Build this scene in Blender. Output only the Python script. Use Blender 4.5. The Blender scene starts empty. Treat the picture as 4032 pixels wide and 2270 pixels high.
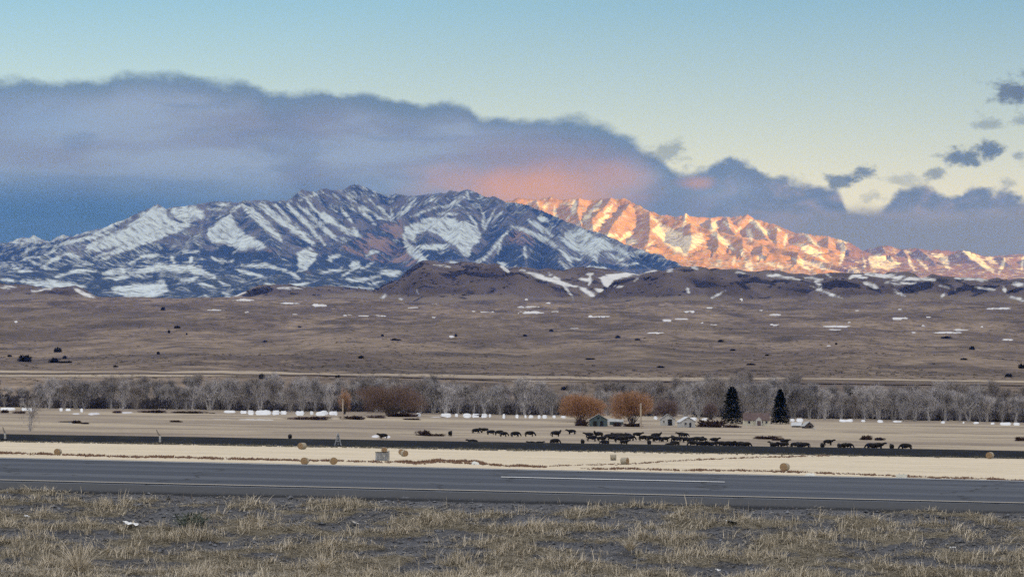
import bpy, math, random
import numpy as np
from mathutils import Vector, Matrix

# ------------------------------------------------------------------ scene, camera, sky, sun
scene = bpy.context.scene
COL = scene.collection
F = 11433.0            # focal length in pixels of the 4032 px wide photograph (20 degree telephoto)
HOR = 1700.0           # eye-level row of the photograph
R = math.radians

cam_data = bpy.data.cameras.new('camera')
cam_data.sensor_width = 36.0
cam_data.lens = 36.0 * F / 4032.0
cam_data.shift_y = (HOR - 1135.0) / 4032.0
cam_data.clip_start = 0.5
cam_data.clip_end = 120000.0
camera = bpy.data.objects.new('camera', cam_data)
camera.rotation_euler = (R(90), 0, 0)
COL.objects.link(camera)
scene.camera = camera

SUN_EL, SUN_AZ = 4.2, 147.0          # low sun, to the right and behind the viewer
K_EXP = 2.2                          # exposure factor
SKY_STR = 0.08
scene.view_settings.view_transform = 'Standard'
scene.view_settings.look = 'None'
scene.view_settings.exposure = math.log2(K_EXP)
scene.view_settings.gamma = 1.0
scene.view_settings.use_curve_mapping = False
scene.render.engine = 'CYCLES'
scene.cycles.use_denoising = False
scene.cycles.use_adaptive_sampling = False
scene.cycles.max_bounces = 4
scene.cycles.diffuse_bounces = 2
scene.cycles.glossy_bounces = 1
scene.cycles.transmission_bounces = 2
scene.cycles.volume_bounces = 0
scene.cycles.transparent_max_bounces = 4
scene.cycles.use_fast_gi = False


def lin(r, g, b):
    f = lambda c: (c / 255.0) / 12.92 if c / 255.0 <= 0.04045 else ((c / 255.0 + 0.055) / 1.055) ** 2.4
    return (f(r), f(g), f(b), 1.0)


class NB:
    """small node-building helper"""
    def __init__(self, tree):
        self.t = tree

    def n(self, kind, **kw):
        nd = self.t.nodes.new(kind)
        for k, v in kw.items():
            setattr(nd, k, v)
        return nd

    def put(self, sock, v):
        if hasattr(v, 'is_output'):
            self.t.links.new(v, sock)
        elif v is not None:
            sock.default_value = v

    def m(self, op, a, b=None, c=None, clamp=False):
        nd = self.n('ShaderNodeMath', operation=op, use_clamp=clamp)
        for i, v in enumerate((a, b, c)):
            if v is not None:
                self.put(nd.inputs[i], v)
        return nd.outputs[0]

    def ss(self, v, lo, hi, a=0.0, b=1.0):
        nd = self.n('ShaderNodeMapRange', interpolation_type='SMOOTHSTEP')
        for i, q in enumerate((v, lo, hi, a, b)):
            self.put(nd.inputs[i], q)
        return nd.outputs[0]

    def mix(self, fac, a, b):
        nd = self.n('ShaderNodeMix', data_type='RGBA')
        self.put(nd.inputs[0], fac)
        self.put(nd.inputs[6], a)
        self.put(nd.inputs[7], b)
        return nd.outputs[2]

    def mul(self, a, b):
        nd = self.n('ShaderNodeMix', data_type='RGBA', blend_type='MULTIPLY')
        nd.inputs[0].default_value = 1.0
        self.put(nd.inputs[6], a)
        self.put(nd.inputs[7], b)
        return nd.outputs[2]

    def vec(self, x, y, z):
        nd = self.n('ShaderNodeCombineXYZ')
        for i, v in enumerate((x, y, z)):
            self.put(nd.inputs[i], v)
        return nd.outputs[0]

    def noise(self, vec, scale, detail=4.0, rough=0.55, dist=0.0):
        nd = self.n('ShaderNodeTexNoise', noise_dimensions='3D')
        self.put(nd.inputs['Vector'], vec)
        nd.inputs['Scale'].default_value = scale
        nd.inputs['Detail'].default_value = detail
        nd.inputs['Roughness'].default_value = rough
        nd.inputs['Distortion'].default_value = dist
        return nd.outputs['Fac']

    def attr(self, name):
        return self.n('ShaderNodeAttribute', attribute_name=name).outputs['Fac']


# ------------------------------------------------------------------ world: Nishita sky and the dawn clouds in it
world = bpy.data.worlds.new('World')
scene.world = world
world.use_nodes = True
wt = world.node_tree
w = NB(wt)
bg = wt.nodes['Background']
bg.inputs[1].default_value = SKY_STR
skyn = w.n('ShaderNodeTexSky', sky_type='NISHITA', sun_disc=False)
skyn.sun_elevation, skyn.sun_rotation = R(SUN_EL), R(SUN_AZ)
skyn.altitude, skyn.air_density, skyn.dust_density, skyn.ozone_density = 1500, 1.0, 1.0, 2.0
DISP = 1.0 / (K_EXP * SKY_STR)       # display value -> world colour


def wc(r, g, b, s=1.0):
    c = lin(r, g, b)
    return (c[0] * DISP * s, c[1] * DISP * s, c[2] * DISP * s, 1.0)


AIR_ADD, AIR_T = (0.03, 0.065, 0.20), (0.97, 0.93, 0.74)


def ac(r, g, b):
    # a cloud's own colour, given how it looks through the 30 km of blue air in front of it
    c = lin(r, g, b)
    return tuple(max(0.012, (c[i] - AIR_ADD[i]) / AIR_T[i]) * DISP for i in range(3)) + (1.0,)


tc = w.n('ShaderNodeTexCoord').outputs['Generated']
sep = w.n('ShaderNodeSeparateXYZ')
wt.links.new(tc, sep.inputs[0])
dx, dy, dz = sep.outputs
hyp = w.m('SQRT', w.m('ADD', w.m('MULTIPLY', dx, dx), w.m('MULTIPLY', dy, dy)))
az = w.m('MULTIPLY', w.m('ARCTAN2', dx, dy), F / 1000.0)                      # bearing, 1/11.4 rad units
el = w.m('MULTIPLY', w.m('DIVIDE', dz, w.m('MAXIMUM', hyp, 0.001)), F / 1000.0)  # height over the horizon, same units
uk = lambda px: F * math.atan((px - 2016) / F) / 1000.0
vk = lambda row: (HOR - row) / 1000.0

# warm glow tinted into the clear sky near the horizon
tint = w.mix(w.n('ShaderNodeMapRange').outputs[0], (2.10, 1.36, 1.24, 1.0), (1.17, 1.12, 1.22, 1.0))
mr = tint.node.inputs[0].links[0].from_node
wt.links.new(el, mr.inputs[0])
mr.inputs[1].default_value, mr.inputs[2].default_value = 0.95, 1.68
base_sky = w.mul(skyn.outputs[0], tint)
# noises that live on the sky (bearing / height)
nA = w.noise(w.vec(az, w.m('MULTIPLY', el, 1.7), 0.0), 2.6, 7.0, 0.56)
nB = w.noise(w.vec(az, w.m('MULTIPLY', el, 1.3), 7.3), 9.0, 5.0, 0.6)
nC = w.noise(w.vec(w.m('MULTIPLY', az, 0.55), w.m('MULTIPLY', el, 2.0), 3.1), 1.7, 5.0, 0.5, 0.6)
nG = w.noise(w.vec(az, w.m('MULTIPLY', el, 1.2), 44.0), 5.0, 4.0, 0.55)
lump = w.m('MULTIPLY', w.m('MULTIPLY', w.m('SUBTRACT', nG, 0.5), 0.22), w.ss(az, uk(2400), uk(3000)))
wob = w.m('ADD', w.m('ADD', lump, w.m('MULTIPLY', w.m('SUBTRACT', nA, 0.5), 0.14)), w.m('MULTIPLY', w.m('SUBTRACT', nB, 0.5), 0.06))

TOP = [(-500, 345), (0, 332), (240, 328), (422, 321), (470, 302), (600, 296), (782, 305), (900, 330), (1001, 334), (1064, 366),
       (1180, 360), (1299, 350), (1408, 366), (1520, 390), (1643, 404), (1760, 392), (1831, 391), (1878, 428), (2000, 447), (2253, 470),
       (2380, 500), (2457, 532), (2582, 597), (2692, 662), (2801, 648), (2942, 638), (3067, 715), (3208, 748), (3302, 782),
       (3350, 825), (3470, 825), (3521, 777), (3662, 764), (3772, 798), (3819, 752), (3920, 765), (4032, 767), (4500, 775)]
fc = w.n('ShaderNodeFloatCurve')
cm = fc.mapping
cm.extend = 'HORIZONTAL'
U0, U1 = uk(-500), uk(4500)
cv = cm.curves[0]
pts = [((uk(p) - U0) / (U1 - U0), vk(r) / 1.6) for p, r in TOP]
cv.points[0].location = pts[0]
cv.points[1].location = pts[-1]
for p in pts[1:-1]:
    cv.points.new(*p)
for p in cv.points:
    p.handle_type = 'AUTO'
cm.update()
un = w.m('DIVIDE', w.m('SUBTRACT', az, U0), U1 - U0)
wt.links.new(un, fc.inputs['Value'])
top = w.m('MULTIPLY', fc.outputs[0], 1.6)
depth = w.m('SUBTRACT', w.m('ADD', top, wob), el)              # below the cloud's upper edge
bank = w.ss(depth, w.m('MULTIPLY', w.ss(nC, 0.35, 0.7), -0.03), 0.035)
d2 = w.m('SUBTRACT', top, el)
# colour of the bank: slate rim, lavender body, deep blue base at the left
body = w.mix(w.ss(d2, 0.0, 0.16), ac(118, 142, 174), ac(138, 149, 180))
nE = w.noise(w.vec(w.m('MULTIPLY', az, 0.8), w.m('MULTIPLY', el, 2.6), 21.0), 2.2, 6.0, 0.55, 1.2)
body = w.mix(w.m('MULTIPLY', w.ss(nC, 0.42, 0.60), w.ss(d2, 0.02, 0.14)), body, ac(150, 166, 198))
body = w.mix(w.m('MULTIPLY', w.ss(nE, 0.46, 0.68), 0.42), body, ac(116, 136, 172))
left = w.ss(az, uk(2100), uk(300))
low = w.ss(el, vk(640), vk(830))
body = w.mix(w.m('MULTIPLY', low, w.m('ADD', 0.30, w.m('MULTIPLY', left, 0.5))), body, ac(72, 112, 160))
right = w.ss(az, uk(2500), uk(3300))
nF = w.noise(w.vec(az, w.m('MULTIPLY', el, 1.8), 33.0), 5.5, 6.0, 0.58, 0.5)
body = w.mix(w.m('MULTIPLY', right, 0.55), body, ac(138, 142, 166))
body = w.mix(w.m('MULTIPLY', w.m('MULTIPLY', right, w.ss(nF, 0.46, 0.62)), 0.65), body, ac(166, 158, 178))
body = w.mix(w.m('MULTIPLY', w.m('MULTIPLY', right, w.ss(nF, 0.50, 0.36)), 0.5), body, ac(108, 124, 156))


def blob(cu, cv_, ru, rv, lo=1.0, hi=0.0, nz=None, amt=0.0):
    a = w.m('DIVIDE', w.m('SUBTRACT', az, uk(cu)), ru / 1000.0)
    b = w.m('DIVIDE', w.m('SUBTRACT', el, vk(cv_)), rv / 1000.0)
    r = w.m('SQRT', w.m('ADD', w.m('MULTIPLY', a, a), w.m('MULTIPLY', b, b)))
    if nz is not None:
        r = w.m('ADD', r, w.m('MULTIPLY', w.m('SUBTRACT', nz, 0.5), amt))
    return w.ss(r, lo, hi)


body = w.mix(w.m('MULTIPLY', blob(2130, 690, 620, 210, nz=nA, amt=0.9), 0.75), body, ac(160, 146, 166))
body = w.mix(w.m('MULTIPLY', blob(2130, 750, 600, 150, nz=nA, amt=1.2), 0.84), body, ac(214, 164, 150))
body = w.mix(w.m('MULTIPLY', blob(2450, 690, 170, 90, nz=nB, amt=0.7), 0.40), body, ac(202, 158, 154))
body = w.mix(w.m('MULTIPLY', blob(2750, 722, 110, 42, nz=nB, amt=0.9), 0.55), body, ac(208, 164, 160))
body = w.mix(w.m('MULTIPLY', blob(150, 480, 420, 130, nz=nC, amt=1.2), 0.5), body, ac(136, 160, 202))
sky = w.mix(bank, base_sky, body)
# low far layer of stratus under the bank at the right
strat = w.m('MULTIPLY', w.ss(w.m('ADD', el, w.m('MULTIPLY', wob, 0.6)), vk(800), vk(880)), w.ss(az, uk(2900), uk(3300)))
sky = w.mix(strat, sky, w.mix(w.ss(nC, 0.4, 0.65), ac(138, 144, 166), ac(156, 156, 176)))
# separate small clouds
nD = w.noise(w.vec(az, w.m('MULTIPLY', el, 1.5), 11.0), 10.0, 6.0, 0.62)
for (cu, cv_, ru, rv, dens) in ((3985, 385, 110, 60, 0.95), (4075, 350, 90, 80, 0.9), (3900, 510, 130, 28, 0.5), (4020, 500, 60, 30, 0.5),
                                (3800, 632, 150, 40, 0.95), (3880, 600, 80, 42, 0.95), (3680, 690, 62, 30, 0.7), (3300, 715, 62, 40, 0.9),
                                (3390, 690, 62, 48, 0.9), (3560, 715, 90, 34, 0.4), (4010, 625, 40, 30, 0.6), (3420, 782, 60, 24, 0.4),
                                (2640, 610, 110, 60, 0.55), (3980, 735, 60, 24, 0.5)):
    mk = w.ss(w.m('ADD', blob(cu, cv_, ru * 1.45, rv * 1.45), w.m('MULTIPLY', w.m('SUBTRACT', nD, 0.5), 3.0)), 0.22, 1.0)
    mk = w.m('MULTIPLY', mk, blob(cu, cv_, ru * 2.3, rv * 2.3, lo=1.0, hi=0.35))
    sky = w.mix(w.m('MULTIPLY', mk, dens), sky, ac(112, 128, 154))
# bright veil added overhead and behind the viewer to light the ground
fill_veil = w.m('MULTIPLY', w.ss(el, 1.95, 4.6), w.m('ADD', 0.78, w.m('MULTIPLY', w.ss(nC, 0.3, 0.7), 0.2)))
sky = w.mix(fill_veil, sky, (1.38 * DISP, 1.36 * DISP, 1.40 * DISP, 1.0))
wt.links.new(sky, bg.inputs[0])

sun_data = bpy.data.lights.new('sun', 'SUN')
sun_data.energy = 5.0
sun_data.angle = R(0.5)
sun_data.color = (1.0, 0.62, 0.21)
sun = bpy.data.objects.new('sun', sun_data)
to_sun = Vector((math.sin(R(SUN_AZ)) * math.cos(R(SUN_EL)), math.cos(R(SUN_AZ)) * math.cos(R(SUN_EL)), math.sin(R(SUN_EL))))
sun.rotation_euler = to_sun.to_track_quat('Z', 'Y').to_euler()
COL.objects.link(sun)

# ------------------------------------------------------------------ helpers
rng = np.random.default_rng(20)
_perm = np.random.default_rng(5).permutation(512)
_perm = np.concatenate([_perm, _perm, _perm])
_ang = np.random.default_rng(6).uniform(0, 2 * np.pi, 512)
_gx, _gy = np.cos(_ang), np.sin(_ang)


def perlin(x, y, seed=0):
    x = np.asarray(x, float) + seed * 17.31
    y = np.asarray(y, float) + seed * 9.77
    xi = np.floor(x).astype(np.int64)
    yi = np.floor(y).astype(np.int64)
    xf, yf = x - xi, y - yi
    u = xf * xf * xf * (xf * (xf * 6 - 15) + 10)
    v = yf * yf * yf * (yf * (yf * 6 - 15) + 10)

    def g(ix, iy, fx, fy):
        h = _perm[(_perm[ix & 511] + iy) & 511]
        return _gx[h] * fx + _gy[h] * fy
    a = g(xi, yi, xf, yf)
    b = g(xi + 1, yi, xf - 1, yf)
    c = g(xi, yi + 1, xf, yf - 1)
    d = g(xi + 1, yi + 1, xf - 1, yf - 1)
    return (a + u * (b - a)) * (1 - v) + (c + u * (d - c)) * v


def fbm(x, y, octaves=4, seed=0, gain=0.5, lac=2.03):
    s, amp = 0.0, 1.0
    for k in range(octaves):
        s = s + amp * perlin(x, y, seed + k * 3)
        x, y, amp = x * lac, y * lac, amp * gain
    return s


def sstep(v, lo, hi):
    t = np.clip((v - lo) / (hi - lo), 0, 1)
    return t * t * (3 - 2 * t)


def P(px, row, Y):
    return Vector(((px - 2016) / F * Y, Y, (HOR - row) / F * Y))


def tag(o, label=None, cat=None, group=None, kind=None):
    if label:
        o['label'] = label
    if cat:
        o['category'] = cat
    if group:
        o['group'] = group
    if kind:
        o['kind'] = kind
    return o


def new_obj(name, data, parent=None):
    o = bpy.data.objects.new(name, data)
    COL.objects.link(o)
    if parent is not None:
        o.parent = parent
    return o


def empty(name, loc=(0, 0, 0), rz=0.0):
    o = new_obj(name, None)
    o.location = loc
    o.rotation_euler = (0, 0, rz)
    o.empty_display_size = 0.2
    return o


def np_mesh(name, verts, faces, mat=None, smooth=True, attrs=None):
    """verts (n,3); faces: one (m,k) int array"""
    me = bpy.data.meshes.new(name)
    verts = np.ascontiguousarray(verts, dtype=np.float32)
    faces = np.ascontiguousarray(faces, dtype=np.int32)
    n, (m, k) = len(verts), faces.shape
    me.vertices.add(n)
    me.vertices.foreach_set('co', verts.ravel())
    me.loops.add(m * k)
    me.loops.foreach_set('vertex_index', faces.ravel())
    me.polygons.add(m)
    me.polygons.foreach_set('loop_start', np.arange(0, m * k, k, dtype=np.int32))
    me.polygons.foreach_set('loop_total', np.full(m, k, dtype=np.int32))
    me.polygons.foreach_set('use_smooth', np.full(m, smooth))
    for an, av in (attrs or {}).items():
        a = me.attributes.new(an, 'FLOAT', 'POINT')
        a.data.foreach_set('value', np.ascontiguousarray(av, dtype=np.float32).ravel())
    me.update(calc_edges=True)
    me.validate()
    if mat:
        me.materials.append(mat)
    return me


def grid_faces(nr, nc):
    i = np.arange(nr - 1)[:, None] * nc + np.arange(nc - 1)[None, :]
    return np.stack([i, i + 1, i + nc + 1, i + nc], -1).reshape(-1, 4)


class MB:
    """collects simple solids into one mesh"""
    def __init__(self):
        self.v, self.f = [], []

    def add(self, vs, fs):
        o = len(self.v)
        self.v += [tuple(p) for p in vs]
        self.f += [tuple(i + o for i in f) for f in fs]
        return self

    def box(self, c, s, rz=0.0, taper=1.0):
        cx, cy, cz = c
        hx, hy, hz = s[0] / 2, s[1] / 2, s[2] / 2
        ca, sa = math.cos(rz), math.sin(rz)
        vs = []
        for z, t in ((-hz, 1.0), (hz, taper)):
            for x, y in ((-hx, -hy), (hx, -hy), (hx, hy), (-hx, hy)):
                x, y = x * t, y * t
                vs.append((cx + x * ca - y * sa, cy + x * sa + y * ca, cz + z))
        return self.add(vs, [(3, 2, 1, 0), (4, 5, 6, 7), (0, 1, 5, 4), (1, 2, 6, 5), (2, 3, 7, 6), (3, 0, 4, 7)])

    def tube(self, p0, p1, r0, r1, n=6, cap=True):
        p0, p1 = Vector(p0), Vector(p1)
        d = (p1 - p0).normalized()
        a = d.orthogonal().normalized()
        b = d.cross(a)
        vs = []
        for p, r in ((p0, r0), (p1, r1)):
            for i in range(n):
                t = 2 * math.pi * i / n
                vs.append(p + a * (r * math.cos(t)) + b * (r * math.sin(t)))
        fs = [(i, (i + 1) % n, n + (i + 1) % n, n + i) for i in range(n)]
        if cap:
            fs += [tuple(range(n - 1, -1, -1)), tuple(range(n, 2 * n))]
        return self.add(vs, fs)

    def mesh(self, name, mat=None, smooth=False):
        me = bpy.data.meshes.new(name)
        me.from_pydata(self.v, [], self.f)
        me.update()
        if smooth:
            for p in me.polygons:
                p.use_smooth = True
        if mat:
            me.materials.append(mat)
        return me

    def build(self, name, mat, parent=None, smooth=False):
        return new_obj(name, self.mesh(name, mat, smooth), parent)


def copy_tree(o, parent=None):
    c = o.copy()
    COL.objects.link(c)
    c.parent = parent
    if parent is not None:
        c.matrix_parent_inverse = o.matrix_parent_inverse.copy()
    for ch in o.children:
        copy_tree(ch, c)
    return c


ORD = ['first', 'second', 'third', 'fourth', 'fifth', 'sixth', 'seventh', 'eighth', 'ninth', 'tenth', 'eleventh', 'twelfth',
       'thirteenth', 'fourteenth', 'fifteenth', 'sixteenth', 'seventeenth', 'eighteenth', 'nineteenth', 'twentieth']


def ordinal(i):
    if i < 20:
        return ORD[i]
    t, u = divmod(i + 1, 10)
    tens = ['twent', 'thirt', 'fort', 'fift'][t - 2]
    return tens + 'ieth' if u == 0 else tens + 'y-' + ORD[u - 1]


def material(name, rough=0.9, spec=0.15):
    m = bpy.data.materials.new(name)
    m.use_nodes = True
    nb = NB(m.node_tree)
    bs = m.node_tree.nodes['Principled BSDF']
    bs.inputs['Roughness'].default_value = rough
    bs.inputs['Specular IOR Level'].default_value = spec
    nb.bsdf = bs
    nb.col = bs.inputs['Base Color']
    nb.pos = nb.n('ShaderNodeTexCoord').outputs['Object']
    return m, nb


def scaled(nb, sx, sy, sz, off=0.0):
    mp = nb.n('ShaderNodeMapping')
    mp.inputs['Scale'].default_value = (sx, sy, sz)
    mp.inputs['Location'].default_value = (off, off, off)
    nb.t.links.new(nb.pos, mp.inputs[0])
    return mp.outputs[0]


def simple_mat(name, c0, c1, scale=3.0, rough=0.9, spec=0.15, per_obj=0.0):
    m, nb = material(name, rough, spec)
    fac = nb.ss(nb.noise(nb.pos, scale, 4.0, 0.6), 0.35, 0.65)
    c = nb.mix(fac, (*c0, 1), (*c1, 1))
    if per_obj:
        rnd = nb.n('ShaderNodeObjectInfo').outputs['Random']
        k = nb.m('ADD', 1.0 - per_obj / 2, nb.m('MULTIPLY', rnd, per_obj))
        c = nb.mul(c, nb.vec(k, k, k))
    nb.put(nb.col, c)
    return m


# ------------------------------------------------------------------ the lie of the land
# (distance, height under the eye line at mid frame)
ZC = [(0.0, -1.78), (27.0, -1.78), (29.5, -1.74), (32.0, -1.60), (34.4, -0.985), (35.0, -0.86), (35.2, -0.83), (36.0, -0.765), (39.6, -0.640),
      (43.2, -0.583), (43.9, -0.575), (44.4, -0.60), (46.0, -1.0), (50.0, -1.9), (60.0, -2.4)]
RC = [(150, 1876), (300, 1862), (390, 1850), (430, 1839), (480, 1822), (540, 1803), (600, 1785), (652, 1771.5), (660, 1769), (668, 1760), (676, 1747), (682, 1740.5),
      (688, 1740), (696, 1748), (716, 1745), (740, 1733), (790, 1716), (860, 1696), (960, 1669), (1050, 1650), (1100, 1642.5), (1160, 1634), (1220, 1626), (1300, 1612), (1400, 1572),
      (1500, 1535), (1600, 1510), (1700, 1499), (1800, 1488), (2000, 1470), (2500, 1440), (3200, 1396), (4200, 1333), (5500, 1267), (7000, 1217), (8500, 1190), (12000, 1172)]
_Yst = np.array([a for a, b in ZC] + [a for a, b in RC])
_Zst = np.array([b for a, b in ZC] + [(HOR - b) / F * a for a, b in RC])
_SY = np.array([0, 45, 480, 655, 690, 1050, 1250, 1500, 3000, 8000, 12000.])
_SS = np.array([.0225, .0225, .0222, .0175, .0165, .0153, .0145, .0078, .004, .0, .0])
_AY = np.array([0, 60, 200, 650, 660, 695, 1100, 1300, 2000, 4000, 7000, 12000.])
_AA = np.array([0, 0, .12, .12, .05, .16, .35, 0.8, 3.4, 10.5, 17.0, 16.0])
BUMPS = [(2420, 3150, 300, 260, 7.5), (2840, 4300, 330, 300, 8.0), (900, 5200, 500, 330, 11.0), (150, 4700, 420, 420, 15.0), (3480, 5300, 140, 160, 8.0),
         (1700, 4700, 340, 260, 8.0), (3700, 2700, 420, 260, 6.0), (1050, 2600, 420, 280, 5.0), (2150, 2300, 300, 160, 3.0), (3050, 2250, 300, 160, 3.0)]


def gz(x, Y):
    x = np.asarray(x, float)
    Y = np.asarray(Y, float)
    z0 = np.interp(Y, _Yst, _Zst)
    sl = np.interp(Y, _SY, _SS)
    dpx = np.clip(x / np.maximum(Y, 1.0) * F, -5200, 5200)
    z = z0 - sl * dpx / F * np.maximum(Y, 1.0)
    near = Y < 60
    z = np.where(near, z0 - 0.0225 * np.clip(x, -60, 60), z)
    amp = np.interp(Y, _AY, _AA)
    sc = np.clip(Y / 14.0, 14.0, 330.0)
    z = z + amp * (fbm(x / sc, Y / sc / 1.6, 4, 3) + 0.25)
    for (bp, bY, wx, wy, hh) in BUMPS:
        bx = (bp - 2016) / F * bY
        q = ((x - bx) / (wx / F * bY)) ** 2 + ((Y - bY) / wy) ** 2
        z = z + hh * np.exp(-q)
    return z


def ground_at(px, row, Y0, Y1, n=700):
    """point of the ground between Y0 and Y1 that lies in a given direction"""
    Ys = np.linspace(Y0, Y1, n)
    xs = (px - 2016) / F * Ys
    rows = HOR - gz(xs, Ys) / Ys * F
    seen = rows <= np.minimum.accumulate(rows) + 0.6            # not behind a nearer rise
    i = int(np.argmin(np.abs(rows - row) + np.where(seen, 0.0, 40.0)))
    return Vector((xs[i], Ys[i], float(gz(xs[i], Ys[i]))))


def ground_p(px, Y):
    x = (px - 2016) / F * Y
    return Vector((x, Y, float(gz(x, Y))))

# ------------------------------------------------------------------ ground materials
def ground_mat(name, cols, scales, stretch=1.0, fine=0.0, fscale=1.0, bump=0.0):
    """cols: 4 linear colours mixed by three noises"""
    m, nb = material(name, 0.95, 0.05)
    v = scaled(nb, 1.0, stretch, 1.0)
    c = nb.mix(nb.ss(nb.noise(v, scales[0], 7.0, 0.66), 0.40, 0.60), (*cols[0], 1), (*cols[1], 1))
    c = nb.mix(nb.m('MULTIPLY', nb.ss(nb.noise(scaled(nb, 1, stretch, 1, 5.0), scales[1], 6.0, 0.66), 0.50, 0.62), 0.85), c, (*cols[2], 1))
    c = nb.mix(nb.m('MULTIPLY', nb.ss(nb.noise(scaled(nb, 1, stretch, 1, 9.0), scales[2], 5.0, 0.68), 0.56, 0.68), 0.8), c, (*cols[3], 1))
    if fine:
        fv = scaled(nb, 1.0, stretch if stretch < 1 else 1.0, 1.0, 13.0)
        k = nb.m('ADD', 1.0 - fine, nb.m('MULTIPLY', nb.ss(nb.noise(fv, fscale, 6.0, 0.72), 0.33, 0.67), 2.0 * fine))
        c = nb.mul(c, nb.vec(k, k, k))
    if name.startswith('rangeland'):
        big = nb.ss(nb.noise(scaled(nb, 1.0, 0.5, 1.0, 31.0), 0.0011, 4.0, 0.6), 0.40, 0.62)
        c = nb.mix(nb.m('MULTIPLY', big, 0.45), c, (.075, .061, .054, 1))
    nb.put(nb.col, c)
    if bump:
        bp = nb.n('ShaderNodeBump')
        bp.inputs['Strength'].default_value = bump
        bp.inputs['Distance'].default_value = 0.02
        nb.t.links.new(nb.noise(nb.pos, fscale, 6.0, 0.7), bp.inputs['Height'])
        nb.t.links.new(bp.outputs[0], nb.bsdf.inputs['Normal'])
    return m


M_range = ground_mat('rangeland_ground', [(.116, .089, .077), (.215, .167, .130), (.068, .055, .052), (.26, .207, .162)], [0.0052, 0.009, 0.021], 0.36, 0.36, 0.055)
M_stubble = ground_mat('pale_stubble', [(.54, .475, .365), (.60, .525, .41), (.46, .40, .305), (.50, .43, .325)], [0.02, 0.05, 0.15], 3.0, 0.10, 1.2)
M_pasture = ground_mat('winter_pasture', [(.245, .205, .168), (.38, .325, .25), (.185, .153, .132), (.34, .29, .22)], [0.006, 0.014, 0.05], 2.6, 0.14, 0.7)
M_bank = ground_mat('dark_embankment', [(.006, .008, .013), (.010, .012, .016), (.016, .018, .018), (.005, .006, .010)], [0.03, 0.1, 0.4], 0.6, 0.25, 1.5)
M_snow = simple_mat('old_snow', (.44, .44, .47), (.62, .62, .66), 0.03, 0.8, 0.2)
M_snow2 = simple_mat('river_snow', (.52, .54, .58), (.74, .75, .78), 0.25, 0.8, 0.2)

# the verge: dark gravel with a mat of dry litter where grass grows
m, nb = material('verge_gravel', 0.95, 0.1)
gr = nb.mix(nb.noise(nb.pos, 38.0, 4.0, 0.75), (.036, .038, .046, 1), (.19, .195, .215, 1))
lit = nb.mix(nb.noise(scaled(nb, 1, 0.6, 1), 26.0, 6.0, 0.75), (.10, .09, .07, 1), (.33, .295, .23, 1))
ga = nb.ss(nb.m('ADD', nb.attr('grassy'), nb.m('MULTIPLY', nb.m('SUBTRACT', nb.noise(nb.pos, 9.0, 5.0, 0.7), 0.5), 1.4)), 0.35, 0.62)
nb.put(nb.col, nb.mix(ga, gr, lit))
bp = nb.n('ShaderNodeBump')
bp.inputs['Strength'].default_value = 0.9
bp.inputs['Distance'].default_value = 0.03
nb.t.links.new(nb.noise(nb.pos, 30.0, 5.0, 0.75), bp.inputs['Height'])
nb.t.links.new(bp.outputs[0], nb.bsdf.inputs['Normal'])
M_verge = m


def grassiness(x, y):
    """how thickly the verge is grown over at a point, about -1 .. 1"""
    g = 0.42 + 1.8 * fbm(x / 1.05, y / 0.36, 3, 11) + 0.45 * perlin(x / 0.3, y / 0.22, 15)
    edge = sstep(y, 34.45, 35.0)
    return g - 1.1 * edge * (0.6 + 0.4 * perlin(x / 0.5, y / 2, 17)) + 0.25 * sstep(32.9 - y, 0, 0.7)


# ------------------------------------------------------------------ ground sheets
def spread(lo, hi, step, far, n):
    core = np.arange(lo, hi + step * 0.5, step)
    g = np.geomspace(step, far, n)
    return np.concatenate([(lo - g)[::-1], core, hi + g])


ground_lows = []


def sheet(name, xs, ys, mat, fan=False, attr=None, lift=0.0):
    if fan:
        px, Y = np.meshgrid(xs, ys)
        X = (px - 2016) / F * Y
    else:
        X, Y = np.meshgrid(xs, ys)
    Z = gz(X, Y) + lift
    attrs = {}
    if attr == 'verge':
        g = grassiness(X, Y)
        vis = (np.abs(X) < 14) & (Y > 27) & (Y < 36)
        Z = Z + np.where(vis, 0.02 * fbm(X / 0.5, Y / 0.5, 3, 21) + 0.03 * np.clip(g, 0, 1), 0.0)
        Z = Z - np.where((Y > 35.25) & (Y < 43.9), 0.12, 0.0)
        attrs['grassy'] = np.clip(g, -1, 1)
    ground_lows.append(float(Z.min()))
    me = np_mesh(name, np.stack([X, Y, Z], -1).reshape(-1, 3), grid_faces(*X.shape), mat, True, {k: v.reshape(-1) for k, v in attrs.items()})
    return tag(new_obj(name, me), kind='structure')


ynear = np.concatenate([-np.geomspace(300, 1, 14), np.array([0, 4, 8, 12, 16, 20, 23, 25.5]), np.arange(27, 30.4, 0.12), np.arange(30.4, 36.01, 0.04), np.arange(36.4, 44, 0.4), np.arange(43.8, 60.2, 0.6)])
sheet('roadside_ground', spread(-9, 9, 0.05, 290, 26), np.unique(ynear), M_verge, attr='verge')
fanx = spread(-260, 4300, 13, 14000, 34)
fanx2 = spread(-300, 4330, 14, 9000, 30)
sheet('stubble_field', fanx2, np.concatenate([np.arange(59.8, 400, 12), np.arange(400, 657.1, 4)]), M_stubble, True)
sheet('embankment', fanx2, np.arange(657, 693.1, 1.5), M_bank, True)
sheet('pasture', fanx, np.concatenate([np.arange(693, 1120, 3.0), np.arange(1120, 1246, 8)]), M_pasture, True)
sheet('rangeland', fanx, np.concatenate([np.arange(1242, 2000, 9), np.geomspace(2000, 10800, 300)]), M_range, True)

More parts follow.
